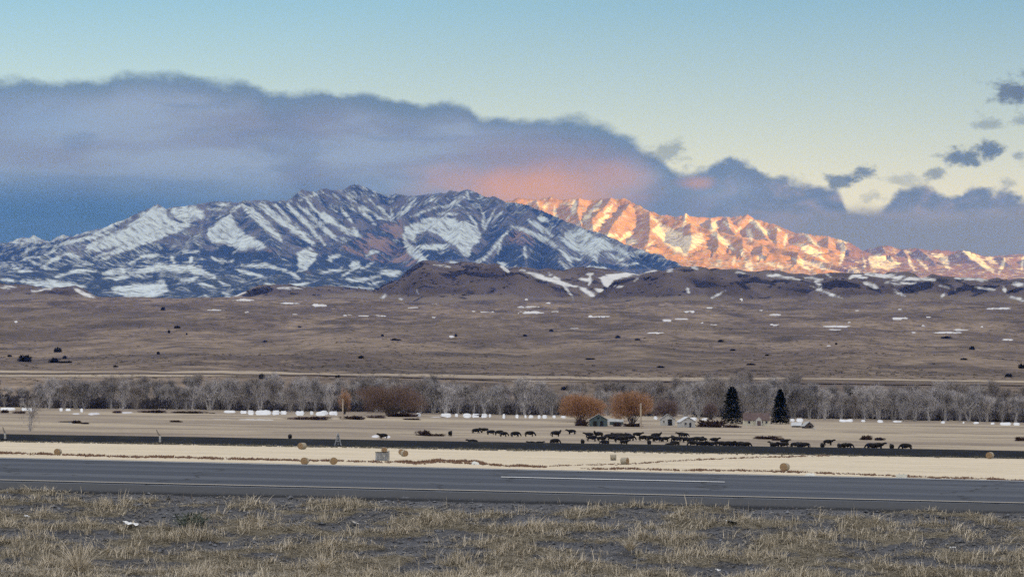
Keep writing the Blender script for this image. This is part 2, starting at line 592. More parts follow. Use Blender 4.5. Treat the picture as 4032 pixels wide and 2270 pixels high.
# pale hay bench and its dark cut bank beyond the trees
def band(name, px0, px1, rows, Y0, Y1, mat, lift, wob=3.0, kind='structure', n=120):
    top, bot = [], []
    for i in range(n + 1):
        px = px0 + (px1 - px0) * i / n
        e = min(1.0, min(i, n - i) / 6.0)
        mid = np.interp(px, [a for a, b, c in rows], [b for a, b, c in rows])
        hgt = np.interp(px, [a for a, b, c in rows], [c for a, b, c in rows]) * e + 0.4
        wv = wob * float(perlin(px / 90.0, mid * 0.01, 31)) + 0.5 * wob * float(perlin(px / 27.0, 3.3, 33))
        a = ground_at(px, mid + hgt / 2 + wv * 0.5, Y0, Y1, 260)
        b = ground_at(px, mid - hgt / 2 + wv, Y0, Y1, 260)
        bot.append((a.x, a.y, a.z + lift))
        top.append((b.x, b.y, b.z + lift))
    v = np.array(bot + top)
    i = np.arange(n)
    f = np.stack([i, i + 1, i + n + 2, i + n + 1], -1)
    return tag(new_obj(name, np_mesh(name, v, f, mat)), kind=kind)


M_bench = ground_mat('pale_bench_grass', [(.30, .25, .20), (.38, .32, .25), (.24, .20, .165), (.28, .24, .19)], [0.01, 0.03, 0.1], 1.0, 0.12, 0.4)
M_cut = ground_mat('dark_cut_bank', [(.10, .078, .068), (.13, .10, .088), (.085, .068, .06), (.115, .09, .078)], [0.01, 0.03, 0.1], 1.0, 0.2, 0.4)
band('hay_bench', -250, 4250, [(-300, 1466, 20), (0, 1472, 26), (500, 1474, 22), (1000, 1470, 20), (1250, 1474, 6), (1700, 1482, 16), (2100, 1492, 22), (2700, 1494, 14), (3100, 1490, 5), (4250, 1506, 8)], 1500, 2100, M_bench, 0.25)
band('cut_bank', -250, 4250, [(-300, 1470, 3), (160, 1472, 5), (500, 1470, 6), (1000, 1476, 4), (1250, 1478, 3), (1900, 1494, 5), (2300, 1497, 7), (2660, 1503, 5), (3200, 1508, 7), (3420, 1513, 3), (4250, 1520, 3)], 1500, 2100, M_cut, 0.5)

# ------------------------------------------------------------------ snow drifts lying on the land (too many to count)
def drift_mesh(items, seed, sharp=4):
    r = np.random.default_rng(seed)
    V, Fc, off = [], [], 0
    for (x0, x1, row, h, Y0, Y1, up) in items:
        nx = max(5, int((x1 - x0) / 7) + 2)
        ph = r.uniform(0, 100)
        for i in range(nx + 1):
            t = i / nx
            px = x0 + (x1 - x0) * t
            wdt = (max(0.0, 1 - (2 * t - 1) ** sharp)) * (0.85 + 0.45 * float(perlin(px / 14.0, ph, 41)))
            mid = row + 0.35 * h * float(perlin(px / 40.0, ph, 43))
            a = ground_at(px, mid + h * 0.5 * wdt + 0.3, Y0, Y1, 200)
            b = ground_at(px, mid - h * 0.5 * wdt - 0.3, Y0, Y1, 200)
            for k in range(4):
                q = k / 3.0
                lift = up * a.y / F * h * wdt * (0.12, 0.9, 1.0, 0.1)[k] + (-0.1 if k in (0, 3) else 0)
                x = a.x + (b.x - a.x) * q
                y = a.y + (b.y - a.y) * q
                V.append((x, y, float(gz(x, y)) + lift))
        for i in range(nx):
            for k in range(3):
                p = off + i * 4 + k
                Fc.append((p, p + 4, p + 5, p + 1))
        off += (nx + 1) * 4
    return np.array(V), np.array(Fc)


PLAIN = [(916, 1002, 1181, 12), (1103, 1182, 1194, 10), (1226, 1289, 1201, 13), (814, 887, 1220, 5), (1150, 1173, 1237, 6), (56, 70, 1264, 14), (963, 980, 1228, 5),
         (1344, 1386, 1240, 6), (1407, 1460, 1242, 5), (1470, 1521, 1243, 8), (1605, 1647, 1211, 6), (1699, 1725, 1199, 13), (1892, 1952, 1228, 7), (1858, 1872, 1225, 6), (2033, 2126, 1208, 8),
         (2012, 2145, 1230, 13), (2066, 2080, 1179, 15), (2148, 2170, 1193, 7), (2309, 2403, 1245, 10), (2606, 2648, 1261, 14), (2656, 2712, 1255, 7), (2241, 2278, 1293, 5), (2544, 2617, 1310, 6),
         (1767, 1790, 1324, 11), (1886, 1902, 1282, 4), (2688, 2743, 1226, 8), (2782, 2808, 1211, 9), (3027, 3077, 1240, 11), (3030, 3069, 1277, 8), (3238, 3351, 1284, 9), (3262, 3314, 1297, 6), (3338, 3350, 1269, 9),
         (3512, 3577, 1252, 11), (3645, 3666, 1248, 9), (3533, 3554, 1219, 8), (3366, 3383, 1222, 8), (3883, 3984, 1214, 10), (3674, 3789, 1309, 8), (3752, 3815, 1299, 8), (3943, 3992, 1337, 10), (3588, 3606, 1308, 7),
         (3612, 3643, 1283, 6), (2912, 2925, 1177, 15), (3254, 3272, 1361, 6), (2990, 3005, 1222, 5), (3860, 3875, 1287, 5), (2170, 2200, 1226, 5), (1700, 1716, 1249, 5), (2757, 2770, 1271, 6), (2790, 2825, 1278, 6)]
v, fc_ = drift_mesh([(a, b, c, d * 0.75, 2600, 8600, 0.3) for (a, b, c, d) in PLAIN], 3)
tag(new_obj('snow_drifts', np_mesh('snow_drifts', v, fc_, M_snow)), kind='stuff')
RIVER = [(0, 62, 1602, 9), (84, 135, 1606, 12), (233, 248, 1607, 11), (257, 280, 1611, 11), (315, 328, 1608, 12), (880, 929, 1608, 9), (945, 973, 1613, 11), (974, 1001, 1613, 18), (1004, 1069, 1613, 18), (1071, 1102, 1613, 18), (1103, 1130, 1614, 15),
         (1163, 1199, 1616, 16), (1220, 1235, 1616, 15), (1242, 1293, 1617, 18), (1294, 1331, 1617, 14), (1638, 1658, 1621, 12), (1734, 1778, 1618, 12), (1790, 1805, 1619, 10), (1821, 1856, 1621, 15), (1858, 1890, 1622, 15), (1893, 1920, 1622, 15),
         (1924, 1935, 1623, 11), (1978, 1990, 1625, 15), (2028, 2043, 1625, 13), (2064, 2074, 1630, 10), (2081, 2101, 1631, 11), (2116, 2130, 1629, 13), (2134, 2155, 1630, 12), (2174, 2189, 1631, 10), (2207, 2230, 1632, 8), (2573, 2590, 1632, 12),
         (2712, 2745, 1637, 10), (2761, 2788, 1637, 9), (3107, 3130, 1645, 9), (3134, 3164, 1645, 11), (3303, 3360, 1650, 9), (3390, 3408, 1650, 8), (3453, 3479, 1651, 9), (3515, 3552, 1652, 6), (3704, 3722, 1654, 8), (3790, 3798, 1658, 7), (3832, 3856, 1658, 7), (3900, 3917, 1660, 8),
         (3936, 3983, 1660, 12), (3989, 4017, 1661, 10)]
edge_row = lambda px: HOR - ground_p(px, 1139.0).z / 1139.0 * F          # the snow lies in front of the first trees
v, fc_ = drift_mesh([(a, b, max(c, edge_row((a + b) / 2) + 0.2 * d), d * 0.95, 1060, 1150, 0.7) for (a, b, c, d) in RIVER], 4, 14)
tag(new_obj('riverside_snow', np_mesh('riverside_snow', v, fc_, M_snow2)), kind='stuff')
v, fc_ = drift_mesh([(930, 1080, 1653, 9, 960, 1060, 0.15), (825, 915, 1651, 5, 960, 1060, 0.1), (1462, 1494, 1719, 9, 696, 800, 0.6), (1514, 1538, 1719, 10, 696, 800, 0.6), (1690, 1750, 1638, 6, 960, 1075, 0.3),
                     (345, 395, 1628, 9, 960, 1075, 0.5), (284, 315, 1628, 7, 960, 1075, 0.4), (475, 525, 1622, 9, 960, 1075, 0.5), (820, 850, 1622, 7, 960, 1075, 0.5)], 5)
tag(new_obj('pasture_snow', np_mesh('pasture_snow', v, fc_, M_snow)), kind='stuff')

# ------------------------------------------------------------------ the two-lane road
m, nb = material('worn_asphalt', 0.9, 0.1)
band_n = nb.noise(scaled(nb, 0.02, 1.0, 1.0), 1.6, 3.0, 0.6)
c = nb.mix(nb.ss(band_n, 0.38, 0.62), (.052, .062, .085, 1), (.085, .096, .120, 1))
c = nb.mix(nb.m('MULTIPLY', nb.ss(nb.noise(scaled(nb, 0.25, 1.6, 1.0), 3.0, 6.0, 0.7), 0.5, 0.7), 0.5), c, (.042, .049, .067, 1))
sepr = nb.n('ShaderNodeSeparateXYZ')
nb.t.links.new(nb.pos, sepr.inputs[0])
yy = nb.m('ADD', sepr.outputs[1], nb.m('MULTIPLY', nb.m('SUBTRACT', nb.noise(scaled(nb, 0.08, 0.0, 0.0), 1.0, 3.0), 0.5), 0.7))
for yc in (36.9, 38.6, 40.6, 42.3):                     # polished wheel tracks
    tr = nb.ss(nb.m('ABSOLUTE', nb.m('SUBTRACT', yy, yc)), 0.55, 0.10)
    c = nb.mix(nb.m('MULTIPLY', tr, 0.55), c, (.036, .044, .064, 1))
vor = nb.n('ShaderNodeTexVoronoi', feature='DISTANCE_TO_EDGE')
wv = nb.n('ShaderNodeVectorMath', operation='ADD')
nb.t.links.new(nb.pos, wv.inputs[0])
wn = nb.n('ShaderNodeTexNoise')
nb.t.links.new(nb.pos, wn.inputs['Vector'])
wn.inputs['Scale'].default_value = 1.3
nb.t.links.new(wn.outputs['Color'], wv.inputs[1])
nb.t.links.new(wv.outputs[0], vor.inputs['Vector'])
vor.inputs['Scale'].default_value = 0.28
crack = nb.ss(vor.outputs['Distance'], 0.012, 0.003)
c = nb.mix(nb.m('MULTIPLY', crack, 0.7), c, (.02, .022, .028, 1))
k = nb.m('ADD', 0.45, nb.m('MULTIPLY', nb.noise(nb.pos, 24.0, 4.0, 0.85), 1.1))
nb.put(nb.col, nb.mul(c, nb.vec(k, k, k)))
M_asphalt = m
m, nb = material('fresh_shoulder_edge', 0.95, 0.1)
nb.put(nb.col, nb.mix(nb.noise(nb.pos, 20.0, 4.0, 0.7), (.028, .032, .04, 1), (.085, .088, .098, 1)))
M_edge = m


def worn_paint(name, col, wear):
    m, nb = material(name, 0.8, 0.2)
    f = nb.m('MULTIPLY', nb.ss(nb.noise(scaled(nb, 0.5, 3.0, 1.0), 9.0, 6.0, 0.75), 0.42, 0.66), wear)
    nb.put(nb.col, nb.mix(f, (*col, 1), (.12, .125, .14, 1)))
    return m


M_white = worn_paint('worn_white_paint', (.66, .68, .70), 0.45)
M_yellow = worn_paint('worn_edge_paint', (.36, .325, .27), 0.6)


def road_strip(name, x0, x1, ya, yb, lift, mat, nx=120, ny=10, thick=0.0, rag=0.0):
    xs = np.linspace(x0, x1, nx + 1)
    vs = []
    for q in np.linspace(0, 1, ny + 1):
        for x in xs:
            y = ya + (yb - ya) * q
            if rag and q in (0.0, 1.0):
                y += rag * float(perlin(x / 0.45, q * 9, 51)) + 0.4 * rag * float(perlin(x / 0.12, q * 9, 52))
            z = np.interp(y, _Yst, _Zst) - 0.0225 * x + lift
            vs.append((x, y, z))
    vs = np.array(vs)
    fs = grid_faces(ny + 1, nx + 1)
    if thick:
        n = len(vs)
        low = vs.copy()
        low[:, 2] -= thick
        a = np.arange(nx)
        skirt = np.stack([a + 1, a, a + n, a + 1 + n], -1)
        b = a + ny * (nx + 1)
        skirt2 = np.stack([b, b + 1, b + 1 + n, b + n], -1)
        fs = np.concatenate([fs, skirt, skirt2])
        vs = np.concatenate([vs, low])
    return tag(new_obj(name, np_mesh(name, vs, fs, mat, True)), kind='structure')


road_strip('road', -58, 58, 35.55, 43.9, 0.02, M_asphalt, 240, 24, 0.10, 0.0)
road_strip('road_shoulder', -58, 58, 35.02, 35.80, 0.026, M_edge, 900, 6, 0.06, 0.06)
road_strip('edge_line', -58, 58, 36.02, 36.15, 0.030, M_yellow, 160, 2)
road_strip('far_edge_line', -58, 58, 43.05, 43.17, 0.030, M_white, 160, 2)
for x0 in (-0.15, -12.34, 12.04, -24.5, 24.2):
    road_strip('centre_line_dash', x0, x0 + 3.05, 39.50, 39.66, 0.030, M_white, 24, 2)

# ------------------------------------------------------------------ mountains: ridges give the shape, gullies run down from them
def stroke_field(px, row, shapes, soft=9.0, warp=None):
    """how far inside the listed patches a point lies, in units of soft; patches: ('p', points) or ('s', points, width)"""
    best = np.full(px.shape, -3.0)
    wx, wy = warp if warp is not None else (0, 0)
    X, Yy = px + wx, row + wy
    for sh in shapes:
        pts = np.array(sh[1], float)
        pad = 40 + (sh[2] if sh[0] == 's' else 0)
        sel = (X > pts[:, 0].min() - pad) & (X < pts[:, 0].max() + pad) & (Yy > pts[:, 1].min() - pad) & (Yy < pts[:, 1].max() + pad)
        if not sel.any():
            continue
        x, y = X[sel], Yy[sel]
        d = np.full(x.shape, 1e9)
        inside = np.zeros(x.shape, bool)
        n = len(pts)
        for i in range(n if sh[0] == 'p' else n - 1):
            a, b = pts[i], pts[(i + 1) % n]
            ab = b - a
            t = np.clip(((x - a[0]) * ab[0] + (y - a[1]) * ab[1]) / (ab @ ab + 1e-9), 0, 1)
            dd = np.hypot(x - a[0] - t * ab[0], y - a[1] - t * ab[1])
            if sh[0] == 's':
                # taper towards both ends
                tt = (i + t) / (n - 1)
                dd = dd - sh[2] * 0.5 * (0.35 + 0.65 * np.sin(np.pi * np.clip(tt, 0.02, 0.98)) ** 0.6)
            d = np.minimum(d, dd)
            if sh[0] == 'p' and a[1] != b[1]:
                c = ((a[1] > y) != (b[1] > y)) & (x < (b[0] - a[0]) * (y - a[1]) / (b[1] - a[1]) + a[0])
                inside ^= c
        sd = np.where(inside, d, -d) if sh[0] == 'p' else -d
        best[sel] = np.maximum(best[sel], sd / soft)
    return np.clip(best, -1.6, 1.6)


def mountain(name, label, cols, Ys, base, ridges, gully, mat, snow=None, snow_bias=None, forest=None, grass_or_shade=None, warp_amp=6.0, jag=10.0, rolling=0.0, fade_right=None, rough=55.0):
    px, Y = np.meshgrid(cols, Ys)
    X = (px - 2016) / F * Y
    h = np.full(X.shape, -1e9)
    S = np.zeros(X.shape)
    D = np.zeros(X.shape)
    s_run = 0.0
    for rd in ridges:
        k, L, tail = rd.get('k', 0.75), rd.get('L', 900.0), rd.get('tail', 0.14)
        pts = [P(*q) for q in rd['p']]
        for a, b in zip(pts[:-1], pts[1:]):
            ab = np.array([b.x - a.x, b.y - a.y])
            ln = float(np.hypot(*ab))
            t = np.clip(((X - a.x) * ab[0] + (Y - a.y) * ab[1]) / (ln * ln), 0, 1)
            d = np.hypot(X - a.x - t * ab[0], Y - a.y - t * ab[1])
            zz = a.z + (b.z - a.z) * t - (k * L * (1 - np.exp(-d / L)) + tail * d)
            up = zz > h
            h = np.where(up, zz, h)
            S = np.where(up, s_run + t * ln, S)
            D = np.where(up, d, D)
            s_run += ln
        s_run += 5000.0
    # gullies: run straight down from the crest
    lam = gully[0]
    wob = 90 * perlin(X / 700, Y / 700, 61)
    gf = perlin((S + 0.5 * wob) / 62.0, D / 1100.0 + S / 4000.0, 60) + 0.6 * perlin((S + wob) / 27.0, D / 500.0, 59)
    g = perlin((S + wob) / lam, D / 2200.0 + S / 9000.0, 62) + 0.5 * perlin((S + wob * 1.4) / (lam * 0.42), D / 900.0, 63)
    ramp = sstep(D, 20, 420)
    h = h + gully[1] * ramp * (g - 0.25 * np.abs(g))
    h = h + rough * sstep(D, 0, 140) * fbm(X / 430, Y / 430, 4, 58, 0.55)
    h = h + jag * (1.5 + 0.6 * sstep(D, 40, 300)) * fbm(X / 150, Y / 150, 4, 64) + 4 * fbm(X / 38, Y / 38, 3, 67)
    if fade_right:
        h = h - 700 * sstep(px, fade_right, fade_right + 120) * sstep(Y, 19000, 20500)
    zb = base(px, Y)
    if rolling:
        zb = zb + rolling * fbm(X / 900, Y / 620, 5, 71, 0.52)
    sft = 45.0
    q = (h - zb) / sft
    h2 = zb + sft * np.where(q > 25, q, np.log1p(np.exp(np.clip(q, -40, 25))))
    rise = sstep(h - zb, -30, 160)
    rows = HOR - h2 / Y * F
    fn = fbm(X / 170, Y / 170, 4, 74)
    warp = (warp_amp * fbm(px / 42, rows / 24, 3, 75), warp_amp * 0.8 * fbm(px / 42, rows / 24, 3, 76))
    attrs = {}
    sn = np.full(X.shape, -0.9) if snow is None else stroke_field(px, rows, snow, 8.0, warp)
    extra = (0.75 * (-g) - 0.95 * gf) * ramp * rise + 0.5 * fn
    if snow_bias is not None:
        sn = np.maximum(sn + 0.7 * extra, snow_bias(px, rows, Y) + extra)
    attrs['snow'] = np.clip(sn, -1.3, 0.62)
    attrs['forest'] = np.clip((forest(px, rows, Y) if forest else -1.0) + 0.8 * fn, -1.6, 1.6)
    attrs['grass'] = np.clip(stroke_field(px, rows, grass_or_shade, 14.0, warp) if grass_or_shade else np.full(X.shape, -1.0), -1.6, 1.6)  # grassy slopes; on the far range, painted cloud shade
    ground_lows.append(float(h2.min()))
    me = np_mesh(name, np.stack([X, Y, h2], -1).reshape(-1, 3), grid_faces(*X.shape), mat, True, {a: b.reshape(-1) for a, b in attrs.items()})
    return tag(new_obj(name, me), kind='structure')


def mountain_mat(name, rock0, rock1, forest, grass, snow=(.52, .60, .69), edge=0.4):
    m, nb = material(name, 0.95, 0.05)
    n1 = nb.noise(nb.pos, 0.0045, 8.0, 0.62)
    n2 = nb.noise(nb.pos, 0.021, 6.0, 0.68)
    c = nb.mix(nb.ss(n1, 0.35, 0.65), (*rock0, 1), (*rock1, 1))
    k = nb.m('ADD', 0.6, nb.m('MULTIPLY', n2, 0.8))
    c = nb.mul(c, nb.vec(k, k, k))
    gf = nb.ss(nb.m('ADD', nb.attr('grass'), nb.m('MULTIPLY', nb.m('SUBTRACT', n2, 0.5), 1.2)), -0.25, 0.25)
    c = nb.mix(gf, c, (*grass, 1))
    ff = nb.ss(nb.m('ADD', nb.attr('forest'), nb.m('MULTIPLY', nb.m('SUBTRACT', n2, 0.5), 2.2)), -0.22, 0.22)
    c = nb.mix(ff, c, (*forest, 1))
    n3 = nb.noise(scaled(nb, 1, 1, 1, 3.0), 0.011, 5.0, 0.7)
    sv = nb.m('ADD', nb.attr('snow'), nb.m('ADD', nb.m('MULTIPLY', nb.m('SUBTRACT', n3, 0.5), 3.8), nb.m('MULTIPLY', nb.m('SUBTRACT', n2, 0.5), 3.6)))
    thin = tuple(0.5 * a + 0.12 for a in snow)
    c = nb.mix(nb.m('MULTIPLY', nb.ss(sv, -edge * 1.6, edge * 0.6), 0.8), c, (*(t_ * 0.75 for t_ in thin), 1))
    c = nb.mix(nb.ss(sv, -edge * 0.3, edge * 2.6), c, (*snow, 1))
    nb.put(nb.col, c)
    return m


M_peaks = mountain_mat('shaded_peaks', (.098, .108, .145), (.165, .168, .205), (.034, .058, .105), (.235, .175, .172))  # blue of the air partly painted into rock, forest and snow
M_lit = mountain_mat('far_lit_peaks', (.26, .150, .060), (.37, .215, .095), (.05, .05, .06), (.17, .112, .092), (.60, .54, .44))  # mauve slot stands for cloud shade at the right end
M_low = mountain_mat('wooded_foothills', (.14, .125, .13), (.19, .18, .20), (.034, .058, .105), (.30, .24, .23))

z6 = lambda L: [(x * .5217, 700 + y * .5217) for x, y in L]
z7 = lambda L: [(1344 + x * .5217, 700 + y * .5217) for x, y in L]
z8 = lambda L: [(2688 + x * .5217, 700 + y * .5217) for x, y in L]
s6 = lambda w_, *L: ('s', z6(L), w_ * .5217)
s7 = lambda w_, *L: ('s', z7(L), w_ * .5217)
s8 = lambda w_, *L: ('s', z8(L), w_ * .5217)
p6 = lambda *L: ('p', z6(L))
p7 = lambda *L: ('p', z7(L))
p8 = lambda *L: ('p', z8(L))


def base_near(px, Y):
    row = np.interp(Y, [13000, 14500, 16500, 18500, 20500, 22500, 24500], [1215, 1192, 1135, 1078, 1030, 985, 950])
    lift = np.interp(px, [-600, 0, 150, 330, 700, 1400, 1800, 2400, 2600, 2760], [-10, 4, 0, -16, -22, 0, 12, 50, 130, 320])
    return (HOR - (row + lift * sstep(Y, 14500, 17500))) / F * Y


RIDGES = [
    dict(p=[(-700, 985, 20500), (-200, 985, 20500), (0, 965, 20500), (120, 956, 20400), (214, 950, 20300), (313, 915, 20200), (407, 891, 20200), (470, 868, 20200), (522, 847, 20200), (570, 822, 20250),
            (616, 804, 20300), (647, 820, 20400), (704, 862, 20700), (760, 890, 21100)], k=.62, L=900),
    dict(p=[(730, 868, 20800), (640, 915, 19900), (520, 965, 19100), (430, 1003, 18500), (330, 1040, 17900)], k=.6, L=500),
    dict(p=[(600, 815, 20250), (560, 868, 19800), (470, 925, 19200), (360, 975, 18600), (270, 1015, 18100), (140, 1052, 17500)], k=.55, L=500),
    dict(p=[(470, 868, 20200), (350, 930, 19600), (220, 985, 18900), (90, 1030, 18200)], k=.55, L=450),
    dict(p=[(560, 850, 23200), (668, 817, 23000), (756, 804, 23000), (814, 794, 23100), (876, 786, 23100), (923, 796, 23100), (1017, 786, 23100), (1095, 791, 22900), (1160, 780, 22500)], k=.6, L=700),
    dict(p=[(880, 850, 20150), (915, 822, 20300), (955, 797, 20500), (1010, 795, 20800), (1060, 793, 21050), (1100, 795, 21200), (1142, 786, 21400), (1170, 762, 21550), (1195, 745, 21700), (1225, 756, 21800), (1252, 750, 21900), (1273, 741, 22000),
            (1310, 746, 22150), (1344, 746, 22300), (1375, 731, 22450), (1412, 725, 22600), (1440, 736, 22650), (1474, 752, 22700), (1516, 768, 22750), (1563, 762, 22700), (1600, 768, 22600), (1636, 768, 22500), (1709, 762, 22200), (1745, 758, 22000),
            (1772, 746, 21900), (1803, 757, 21750), (1845, 743, 21600), (1870, 752, 21550), (1897, 768, 21500), (1954, 778, 21300), (1990, 790, 21200), (2022, 796, 21100), (2060, 804, 21000), (2095, 815, 20900), (2158, 838, 20700), (2220, 865, 20500),
            (2283, 892, 20300), (2387, 924, 19900), (2492, 976, 19500), (2596, 1002, 19100), (2674, 1039, 18700), (2730, 1075, 18300), (2790, 1130, 17800)], k=.80, L=900),
    dict(p=[(955, 799, 20500), (900, 848, 19950), (820, 910, 19400), (750, 960, 18900)], k=.62, L=500),
    dict(p=[(955, 799, 20500), (1010, 880, 19700), (1060, 945, 19000), (1040, 985, 18500)], k=.55, L=450),
    dict(p=[(1803, 757, 21750), (1700, 805, 21200), (1605, 851, 20600), (1516, 877, 20200), (1448, 914, 19800), (1344, 966, 19100), (1250, 1012, 18500), (1170, 1055, 17900)], k=.62, L=800),
    dict(p=[(1845, 744, 21600), (1790, 815, 20900), (1720, 880, 20200), (1660, 945, 19400), (1690, 1010, 18600), (1760, 1060, 17800)], k=.62, L=480),
    dict(p=[(1800, 800, 21000), (1820, 880, 20200), (1800, 960, 19200), (1780, 1010, 18500)], k=.6, L=400),
    dict(p=[(1954, 778, 21300), (2000, 840, 20800), (2012, 893, 20200), (1960, 945, 19500), (1900, 1010, 18700), (1880, 1060, 18000)], k=.72, L=500),
    dict(p=[(2095, 815, 20900), (2085, 880, 20200), (2050, 940, 19400), (2060, 1010, 18500), (2080, 1060, 17800)], k=.68, L=480),
    dict(p=[(2220, 867, 20500), (2200, 930, 19800), (2190, 1000, 18800), (2230, 1060, 17900)], k=.68, L=480),
    dict(p=[(2387, 924, 19900), (2350, 975, 19200), (2330, 1040, 18200), (2350, 1080, 17500)], k=.66, L=450),
    dict(p=[(2492, 976, 19500), (2470, 1020, 18700), (2470, 1070, 17700)], k=.62, L=450),
]
SNOW_NEAR = [
    p6((1000, 330), (1180, 200), (1250, 230), (1260, 290), (1350, 340), (1330, 370), (1200, 390), (1060, 460), (950, 500), (800, 540), (720, 560), (640, 540), (700, 470), (850, 420), (950, 370)),
    s6(42, (560, 432), (700, 372), (790, 350)), s6(34, (700, 425), (790, 385), (900, 330)), s6(26, (880, 350), (990, 290)), s6(34, (410, 522), (560, 470), (740, 440), (820, 410)),
    s6(70, (840, 570), (960, 520), (1140, 450), (1340, 375), (1430, 350)), p6((1270, 225), (1450, 200), (1530, 240), (1560, 300), (1430, 340), (1330, 310)), s6(22, (1560, 230), (1700, 250)), s6(18, (1600, 190), (1720, 200)),
    p6((1570, 380), (1680, 310), (1740, 260), (1775, 330), (1850, 420), (1950, 470), (2010, 530), (1920, 540), (1830, 540), (1720, 510), (1690, 490), (1600, 490), (1560, 430)),
    s6(62, (1830, 205), (1960, 310), (2120, 465)), s6(56, (1960, 200), (2080, 300), (2230, 400), (2360, 490)), s6(30, (2080, 200), (2150, 290), (2200, 330)), s6(46, (2170, 200), (2320, 350), (2450, 500)), s6(34, (2240, 190), (2400, 330), (2540, 470)),
    s6(24, (2300, 150), (2390, 250), (2480, 330)), s6(30, (2440, 260), (2576, 390)), s6(14, (2250, 165), (2440, 110)), s6(30, (1740, 260), (1820, 205)),
    s7(30, (0, 230), (60, 310), (130, 435)), s7(26, (70, 180), (170, 270), (265, 355)), s7(28, (160, 220), (270, 290), (375, 325)), s7(20, (270, 210), (330, 270), (390, 320)), s7(22, (370, 235), (395, 310)), s7(24, (560, 155), (500, 240), (430, 300)),
    s7(16, (500, 180), (440, 260), (415, 300)), s7(14, (640, 180), (720, 150)), s7(30, (0, 360), (60, 410), (150, 440)), s7(18, (30, 120), (120, 200)), s7(20, (200, 150), (260, 210)),
    p6((2230, 560), (2350, 520), (2400, 560), (2390, 600), (2330, 680), (2310, 740), (2240, 700), (2250, 620)),
    # bowl of the second peak
    p7((480, 370), (620, 310), (760, 290), (880, 320), (960, 330), (1030, 390), (1060, 440), (1000, 520), (960, 600), (920, 590), (870, 520), (800, 480), (730, 430), (640, 400), (560, 420), (560, 490), (470, 440)),
    s7(50, (470, 430), (510, 540), (580, 600), (650, 635)), s7(40, (520, 510), (620, 600)), s7(20, (950, 265), (1010, 340), (1050, 430)), s7(18, (1045, 205), (1075, 300), (1075, 400)), s7(20, (1160, 235), (1110, 330), (1075, 400)), s7(16, (1210, 250), (1130, 340)),
    s7(26, (790, 210), (880, 180), (950, 125)), s7(16, (950, 110), (965, 160)), s7(16, (520, 300), (640, 245), (740, 220), (840, 215)), s7(26, (720, 275), (880, 270)), s7(44, (560, 520), (760, 520), (820, 500)), s7(26, (1020, 640), (1100, 590), (1200, 470), (1280, 380)),
    s7(40, (1290, 365), (1450, 420), (1560, 480), (1620, 515)), s7(48, (1420, 320), (1500, 370), (1590, 440)), s7(40, (1490, 300), (1560, 330)), s7(20, (1310, 190), (1330, 220)),
    p7((1690, 400), (1800, 375), (1900, 430), (2000, 470), (2160, 550), (2180, 610), (2060, 550), (1960, 550), (1930, 640), (1880, 590), (1820, 560), (1720, 540), (1670, 470)),
    s7(40, (1990, 560), (2060, 600), (2130, 620)), s7(24, (1390, 600), (1385, 520)), s7(24, (1180, 570), (1200, 490)), s7(30, (2210, 560), (2330, 545)), s7(30, (1640, 540), (1720, 600), (1800, 620)), s7(22, (1650, 630), (1720, 690)), s7(20, (1700, 590), (1740, 660)),
    s7(24, (1860, 670), (2000, 690)), s7(24, (1180, 640), (1260, 670), (1390, 690)), s7(24, (820, 640), (920, 650)), s7(20, (1010, 660), (1060, 620)), s7(26, (190, 575), (280, 555)), s7(20, (2080, 640), (2160, 660), (2240, 640)),
]
SNOW_LOW = [
    s6(18, (150, 580), (260, 530), (370, 512)), s6(18, (150, 625), (230, 600), (300, 598)), s6(26, (310, 680), (400, 620), (520, 570)), s6(16, (320, 680), (440, 695)), s6(30, (320, 585), (420, 540)), s6(26, (80, 680), (170, 700), (240, 712)), s6(20, (90, 650), (140, 690)),
    s6(20, (630, 652), (710, 650)), s6(26, (980, 645), (1090, 585), (1230, 588)), s6(30, (1290, 590), (1310, 640)), s6(60, (980, 720), (1200, 675), (1440, 685), (1610, 750)), s6(30, (980, 730), (1060, 740), (1140, 750)), s6(50, (780, 720), (900, 700), (960, 740)),
    p6((830, 830), (1000, 800), (1240, 780), (1280, 850), (1180, 905), (960, 910), (870, 870)), s6(22, (760, 755), (880, 765), (970, 740)), s6(60, (170, 780), (400, 800), (640, 830)), s6(30, (420, 745), (580, 700), (720, 700)), s6(26, (600, 880), (680, 900), (760, 930)),
    s6(20, (780, 930), (950, 938), (1100, 950)), s6(34, (1780, 690), (1900, 725), (2010, 760)), s6(30, (1830, 660), (2000, 660), (2180, 700)), s6(24, (1600, 600), (1660, 630), (1760, 630)), s6(26, (1380, 560), (1520, 560)), s6(26, (1680, 870), (1790, 925)), s6(24, (1760, 925), (1920, 935)),
    s6(18, (2110, 940), (2260, 945)), s6(30, (2490, 600), (2560, 590)), s6(24, (2480, 590), (2500, 630)), s6(26, (1320, 760), (1440, 770), (1500, 740)), s6(20, (1540, 880), (1600, 940)), s6(26, (0, 770), (100, 770)), s6(30, (480, 570), (620, 600)), s6(24, (700, 600), (830, 560)),
    s6(24, (750, 620), (830, 600)), s6(28, (1450, 590), (1440, 640)), s6(20, (1900, 900), (1980, 860)), s6(24, (1650, 780), (1740, 820)), s6(26, (2000, 800), (2120, 830)), s6(26, (2160, 700), (2260, 760)), s6(24, (2200, 820), (2330, 790)), s6(20, (1500, 800), (1620, 830)), s6(20, (2420, 720), (2576, 690)),
    s7(24, (0, 740), (60, 710), (140, 660)), s7(44, (70, 660), (140, 640)), s7(30, (150, 680), (240, 640)), s7(24, (310, 720), (420, 740)), s7(20, (0, 820), (120, 835), (240, 845)), s7(26, (40, 760), (160, 770), (300, 740)), s7(20, (180, 800), (280, 790)), s7(30, (300, 700), (460, 720)),
]


